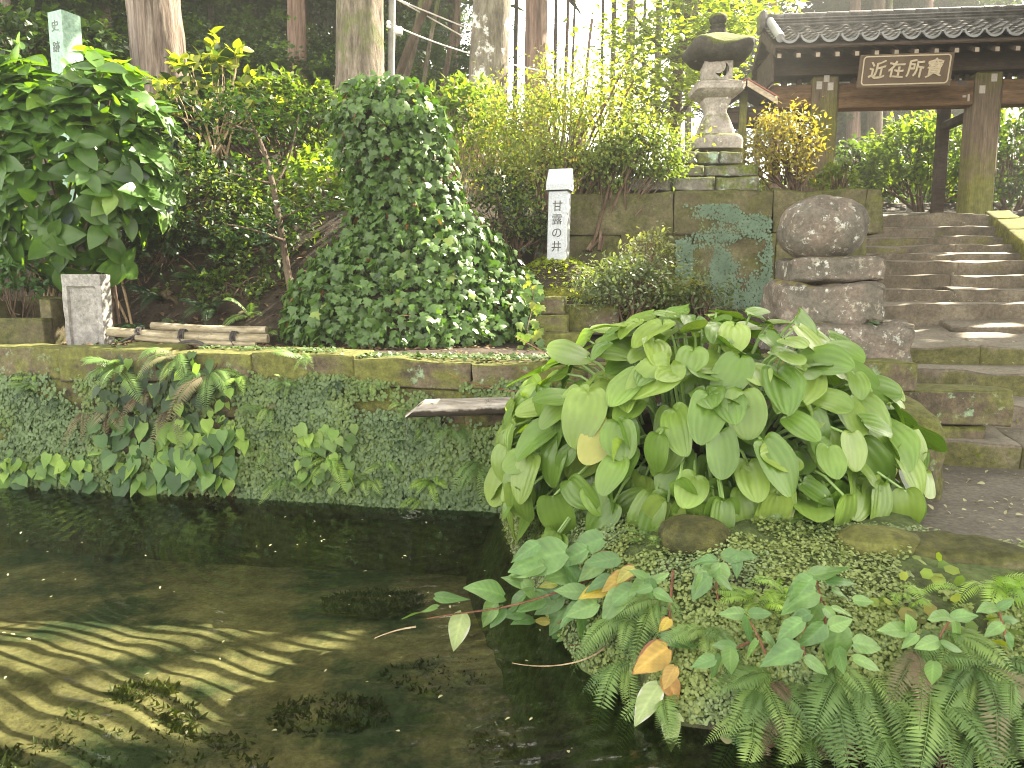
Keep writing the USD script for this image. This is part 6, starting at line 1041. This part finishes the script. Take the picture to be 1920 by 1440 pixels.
def tree(name, label, pts, wpx_, Y, bark, H=16, crown="cedar", seed=0, r0=2.0, cz=6.5, ridge=.06, leaf="cedar_leaf", n=800, size=.5, limbs=0, sides=20, extra_top=True, group=None, crownc=None):
    g_ = np.random.default_rng(seed); q = [at(a, b, Y) for a, b in pts]; rbase = wpx_ / FPX * Y / 2 * .98
    low, top = q[0], q[-1]; d = (top - low) / max(top[2] - low[2], .1); zb = float(gz(low[0], low[1])) - .15; bot = low - d * (low[2] - zb)
    end = top + np.array([d[0] * .5, d[1] * .5, 1.0]) * (H - top[2]) if H > top[2] else top
    hs = np.linspace(0, 1, 26); knots = [bot] + ([low] if bot[2] < low[2] - .2 else []) + q[1:] + ([end] if H > top[2] + .5 else [])
    knots = np.array(knots); zz = knots[:, 2]; z_ = np.concatenate([np.linspace(bot[2], 6, 20), np.linspace(6.3, max(H, 6.5), 10)]) if H > 6.5 else np.linspace(bot[2], zz[-1], 20)
    X = np.interp(z_, zz, knots[:, 0]); Y_ = np.interp(z_, zz, knots[:, 1]); rr = rbase * np.interp(z_, [bot[2], bot[2] + .5, low[2], H], [1.5, 1.16, 1.0, .18])
    t_ = Thing(name, label, "tree", bot, group)
    t_.part("trunk", tube(np.stack([X, Y_, z_], 1), rr, sides, True, ridge, seed), bark, True)
    for k in range(limbs):
        z0 = g_.uniform(.35, .8) * (H - bot[2]) + bot[2]; p0 = np.array([np.interp(z0, z_, X), np.interp(z0, z_, Y_), z0]); a = g_.uniform(0, 6.28); e = p0 + np.array([math.cos(a) * r0 * .8, math.sin(a) * r0 * .8, g_.uniform(.3, 1.2)])
        t_.part("limb", tube(bez([p0, (p0 + e) / 2 + [0, 0, .2], e], 8), np.linspace(rbase * .35, rbase * .1, 8), 7), bark, True)
    if crown == "cedar" and n: t_.part("crown", crown_cedar(X[-1], Y_[-1], cz, H + .6, r0, g_, n, size), leaf, kind="stuff")
    elif crown == "broad" and n:
        c = (X[-1], Y_[-1], (cz + H) / 2) if crownc is None else crownc; t_.part("crown", crown_broad(*c, r0, (H - cz) / 2 + .3, g_, n, size), leaf, kind="stuff")
    return t_
tree("cedar_tree", "big leaning cedar with stringy pale brown bark behind the hydrangea", [(306, 185), (300, 130), (286, 0)], 96, 10.2, "cedar_bark", 17, seed=1, cz=8, r0=2.4, ridge=.09, sides=36)
tree("cedar_tree", "grey brown thick straight cedar above the ivy stump", [(677, 158), (676, 0)], 88, 10.6, "grey_bark", 17, seed=2, cz=8, r0=2.6, ridge=.05, sides=36)
tree("lichen_tree", "thick trunk blotched with white lichen behind the azalea", [(907, 300), (915, 150), (922, 0)], 76, 9.6, "lichen_bark", 15, "broad", seed=3, cz=8.5, r0=2.6, ridge=.05, leaf="forest_leaf", limbs=3, sides=36)
tree("cedar_tree", "slim reddish cedar between the leaning cedar and the thick one", [(558, 140), (556, 0)], 33, 14, "red_bark", 17, seed=4, cz=9, r0=2.0)
tree("cedar_tree", "cut off brown trunk at the top left corner", [(4, 80), (5, 0)], 24, 12, "cedar_bark", 17, seed=5, cz=9, r0=2.2)
tree("cedar_tree", "reddish grey trunk right of the lichen trunk", [(1005, 160), (1005, 0)], 42, 12.5, "red_bark", 17, seed=6, cz=9, r0=2.2)
tree("leaning_tree", "dark trunk leaning right between the utility pole and the lichen trunk", [(742, 155), (770, 80), (805, 0)], 15, 11.5, "brown_bark", 12, "broad", seed=7, cz=8.5, r0=1.8, leaf="forest_leaf", n=350)
tree("leaning_tree", "pale olive trunk leaning right beside the dark leaning trunk", [(757, 155), (778, 80), (792, 0)], 15, 12, "grey_bark", 12, "broad", seed=8, cz=8.5, r0=1.8, leaf="forest_leaf", n=350)
tree("leaning_tree", "thin trunk leaning right in the middle of the leaning group", [(792, 170), (806, 80), (822, 0)], 8, 13, "grey_bark", 12, "broad", seed=9, cz=8.5, r0=1.8, leaf="forest_leaf", n=350)
tree("leaning_tree", "thin trunk leaning right nearest the lichen trunk", [(828, 175), (846, 80), (862, 0)], 10, 13.5, "brown_bark", 12, "broad", seed=10, cz=8.5, r0=1.8, leaf="forest_leaf", n=350)
tree("broken_trunk", "splintered reddish trunk standing against the bright sky", [(1096, 160), (1106, 70), (1110, 36)], 26, 16, "red_bark", 5.0, None, seed=11, ridge=.12)
for i, (x0, x1, w, Y, lb) in enumerate([(1056, 1066, 7, 22, "thin dark trunk in the bright gap left of the splintered trunk"), (1146, 1152, 11, 20, "slim trunk right of the splintered trunk"), (1176, 1184, 20, 19, "reddish trunk above the yellow maple leaves"), (858, 855, 9, 20, "distant pale trunk left of the lichen trunk"), (820, 820, 8, 22, "distant trunk among the leaning trees"), (1230, 1236, 14, 22, "distant trunk left of the maple stem"), (1452, 1450, 20, 16, "trunk just left of the gate roof"), (1640, 1648, 26, 19, "brown trunk in the gate opening"), (1668, 1668, 12, 21, "grey trunk beside the brown one in the gate opening"), (1745, 1742, 16, 22, "short trunk under the right of the gate beam"), (470, 474, 12, 22, "dim trunk in the dark woods right of the leaning cedar"), (390, 396, 12, 24, "dim trunk in the dark woods behind the yellow hydrangea"), (1600, 1604, 24, 24, "trunk rising over the gate roof"), (1770, 1775, 20, 25, "trunk over the right of the gate roof"), (1290, 1292, 12, 24, "pale trunk behind the stone lantern"), (1074, 1078, 5, 30, "hair thin distant trunk in the bright gap"), (1126, 1131, 6, 28, "thin distant trunk just right of the splintered trunk"), (1204, 1209, 7, 27, "thin distant trunk behind the maple leaves"), (1040, 1042, 7, 26, "thin distant trunk right of the reddish grey trunk"), (965, 968, 9, 24, "distant trunk right beside the lichen trunk")]):
    tree("forest_tree", lb, [(x0, 250 if Y < 30 else 120), (x1, 0)], w, Y, ["red_bark", "brown_bark", "grey_bark"][i % 3], max(15, 1.42 + Y * .40 + 8), "cedar" if i % 2 else "broad", 20 + i, 2.4, max(8.5, 1.42 + Y * .40) + 1.0, .05, "forest_leaf" if i % 2 == 0 else "cedar_leaf", 420, .6, sides=12)
# tall trees right of the stairs, beyond the frame, that shade the pond and the steps
for i, (x, y, R_, z0, H) in enumerate([(8.6, 6.6, 2.6, 5.0, 12), (9.2, 10.2, 2.5, 5.5, 13), (12.2, 8.2, 3.0, 6, 16), (7.4, 3.4, 2.4, 4.6, 11), (10.6, 4.2, 2.8, 5, 14), (16.2, 10.5, 3.2, 8, 20), (14.0, 5.4, 3.0, 7, 17)]):
    g_ = np.random.default_rng(1500 + i); zb = float(gz(x, y)) if y > 4.8 else .2
    t_ = Thing("shade_tree", "tall leafy tree standing beyond the right edge of the view", "tree", (x, y, zb), "shade trees right of the stairs")
    t_.part("trunk", tube(np.array([[x, y, zb - .3], [x + .1, y, z0], [x, y + .1, H - 1]]), [.26, .2, .06], 12), "brown_bark", True)
    t_.part("crown", crown_broad(x, y, (z0 + H) / 2, R_, (H - z0) / 2, g_, 1500, .8, tm=T_SPRAY0), "forest_leaf", kind="stuff")
# yellow green maple behind the lantern
g = np.random.default_rng(44); mp = Thing("maple_tree", "maple with glowing yellow green leaves behind the stone lantern", "maple", at(1262, 300, 13.2))
mt_ = bez([at(1262, 330, 13.2), at(1266, 240, 13.2), at(1272, 130, 13.2), at(1285, 60, 13.2), at(1290, -30, 13.2)], 24); mp.part("trunk", tube(np.vstack([[mt_[0, 0], 13.2, 2.2], mt_]), np.linspace(.13, .06, 25), 12, True, .05), "brown_bark", True)
ends = []
for q in [[(1268, 225), (1300, 180), (1330, 130)], [(1275, 120), (1230, 80), (1190, 30)], [(1280, 90), (1340, 40), (1400, 10)], [(1270, 190), (1220, 130), (1170, 100)], [(1285, 60), (1260, 0), (1230, -60)], [(1290, 40), (1330, -30), (1360, -80)], [(1265, 240), (1215, 190), (1160, 160)], [(1275, 110), (1330, 85), (1385, 70)]]:
    y0 = g.uniform(-.3, .3); P = [at(a, b, 13.2 + y0 * k * 2) for k, (a, b) in enumerate(q)]; mp.part("branch", tube(bez(P, 12), np.linspace(.045, .012, 12), 7), "brown_bark", True); ends += list(bez(P, 7)[2:])
ends = np.array(ends); n = 620; P = ends[g.integers(0, len(ends), n)] + g.normal(size=(n, 3)) * [.42, .6, .22]; P = np.repeat(P, 9, 0) + g.normal(size=(n * 9, 3)) * [.14, .14, .03]; m = len(P)
mp.part("foliage", batch(T_IVY, P, unit(g.normal(size=(m, 3)) * [1, 1, .25] + [0, 0, -.2]), unit(np.array([0, -.3, 1.]) + g.normal(size=(m, 3)) * .3), g.uniform(.07, .12, m)), "maple_leaf", True, kind="stuff")
# utility pole and wires
up_ = Thing("utility_pole", "thin grey utility pole with white insulators between the trunks", "utility pole", at(733, 155, 10.9))
a, b = at(733, 170, 10.9), at(736, -60, 10.9); up_.part("pole", tube([a - [0, 0, 1.4], a, b], [.055, .052, .048], 12), "pole_grey", 40)
for k, py in enumerate((46, 56)):
    c = at(728 + 14 * k, py, 10.8); up_.part("insulator", revolve([(.02, -.05), (.035, -.03), (.02, 0), (.035, .03), (.02, .05)], 10, c), "white_glaze", True)
up_.part("junction_box", cbox(-.05, .05, -.05, .05, -.05, .05, .015, at(748, 58, 10.8)), "white_glaze")
for k, (q, lb) in enumerate([([(735, -6), (800, 30), (885, 78)], "upper pale wire running down right from the pole"), ([(748, 0), (820, 30), (900, 62)], "second pale wire beside the upper one"), ([(740, 48), (880, 100), (1050, 140)], "lower pale wire crossing behind the trunks")]):
    single("overhead_wire", lb, "wire", tube(bez([at(*p, 11.0 + .6 * i) for i, p in enumerate(q)], 16), .011, 5), "wire_pale", 60)

# far forest: a few kinds, repeated
g = np.random.default_rng(321); protos = []
def proto(kind, i, x, y):
    z = float(gz(x, y)) - .1; g_ = np.random.default_rng(900 + i); t_ = Thing("far_tree" if kind != "bush" else "undergrowth_bush", LAB[kind], "tree" if kind != "bush" else "bush", (x, y, z), GRP[kind])
    if kind == "cedar":
        t_.part("trunk", tube(np.array([[x, y, z], [x + .1, y, z + 6], [x + .2, y, z + 14]]), [.26, .2, .05], 10), "red_bark", True); c = crown_cedar(x + .1, y, z + 4.5, z + 15, 2.3, g_, 520, .75); t_.part("crown", c, "cedar_leaf", kind="stuff")
    elif kind == "broad":
        t_.part("trunk", tube(np.array([[x, y, z], [x + .2, y, z + 3], [x - .1, y + .2, z + 7]]), [.18, .14, .06], 9), "brown_bark", True); t_.part("crown", cat_([crown_broad(x, y, z + 6.2, 2.6, 3.2, g_, 460, .75), crown_broad(x + .8, y, z + 3.4, 1.6, 1.2, g_, 120, .65)]), "forest_leaf", kind="stuff")
    else:
        t_.part("stem", tube(np.array([[x, y, z], [x + .1, y, z + 1.2]]), [.05, .02], 6), "twig"); t_.part("foliage", crown_broad(x, y, z + .8, 1.3, .95, g_, 200, .40, tm=T_SPRAY2), ["dark_leaf", "forest_leaf"][i % 2], kind="stuff")
    return t_
LAB = {"cedar": "slender cedar of the far forest on the slope", "broad": "leafy broadleaf tree of the far forest on the slope", "bush": "leafy undergrowth bush on the forest slope"}
GRP = {"cedar": "cedars of the far forest", "broad": "broadleaf trees of the far forest", "bush": "undergrowth bushes on the forest slope"}
def spots(n, x0, x1, y0, y1, dmin, seed, ok):
    g_ = np.random.default_rng(seed); out = []
    for _ in range(4000):
        q = np.array([g_.uniform(x0, x1), g_.uniform(y0, y1)])
        if ok(*q) and all(np.hypot(*(q - w)) > dmin for w in out): out.append(q)
        if len(out) >= n: break
    return out
gap = lambda x, y: not (.03 < x / y < .19)                            # the clearing where the sky shows
def plant(kind, sp, k0, nv, smin, smax):
    ps = []
    for i, (x, y) in enumerate(sp):
        if i < nv: ps.append(proto(kind, k0 + i, x, y))
        else: copy_of(ps[i % nv], "far_tree" if kind != "bush" else "undergrowth_bush", LAB[kind], "tree" if kind != "bush" else "bush", (x, y, float(gz(x, y)) - .1), g.uniform(0, 360), g.uniform(smin, smax), GRP[kind])
sunny = lambda x, y: y > 15 and x > 3 and x / y > .3 and not (.42 < x / y < .6)     # under the path of the sun the far trees stand open
plant("cedar", spots(26, -24, 24, 24, 46, 2.6, 1, lambda x, y: not (sunny(x, y) and y < 34) and not (-.02 < x / y < .26) and not (.33 < x / y < .42)), 0, 3, .8, 1.15)
plant("broad", spots(34, -22, 20, 15.5, 40, 2.6, 2, lambda x, y: not (-.10 < x / y < .40) and not (sunny(x, y) and y < 26) and not (x > 3.2 and y < 20) and (x < 1 or y > 19)), 10, 3, .7, 1.1)
plant("bush", spots(80, -13, 1.5, 10.6, 24, 1.0, 3, lambda x, y: x / y < -.42 or y > 14.5), 20, 4, .6, 1.1)
plant("bush", spots(24, 1.0, 12, 15.5, 26, 1.2, 4, lambda x, y: x / y < .33 or x / y > .5 or y > 18), 30, 2, .7, 1.2)

# thin air that glows between the trees
usdkit.material(stage, L("haze_air"), {"v": ("principled_volume", {"color": (.96, .97, .92), "density": 0.0022, "anisotropy": 0.6})}, volume="v.volume")
_hm = trimesh.creation.box([170, 190, 52]); _hm.apply_translation([0, 15, 24])
put("/World/haze", _hm, "haze_air"); setd(stage.GetPrimAtPath("/World/haze"), "thin pale sunlit air glowing between the trees", "haze", None, "stuff")
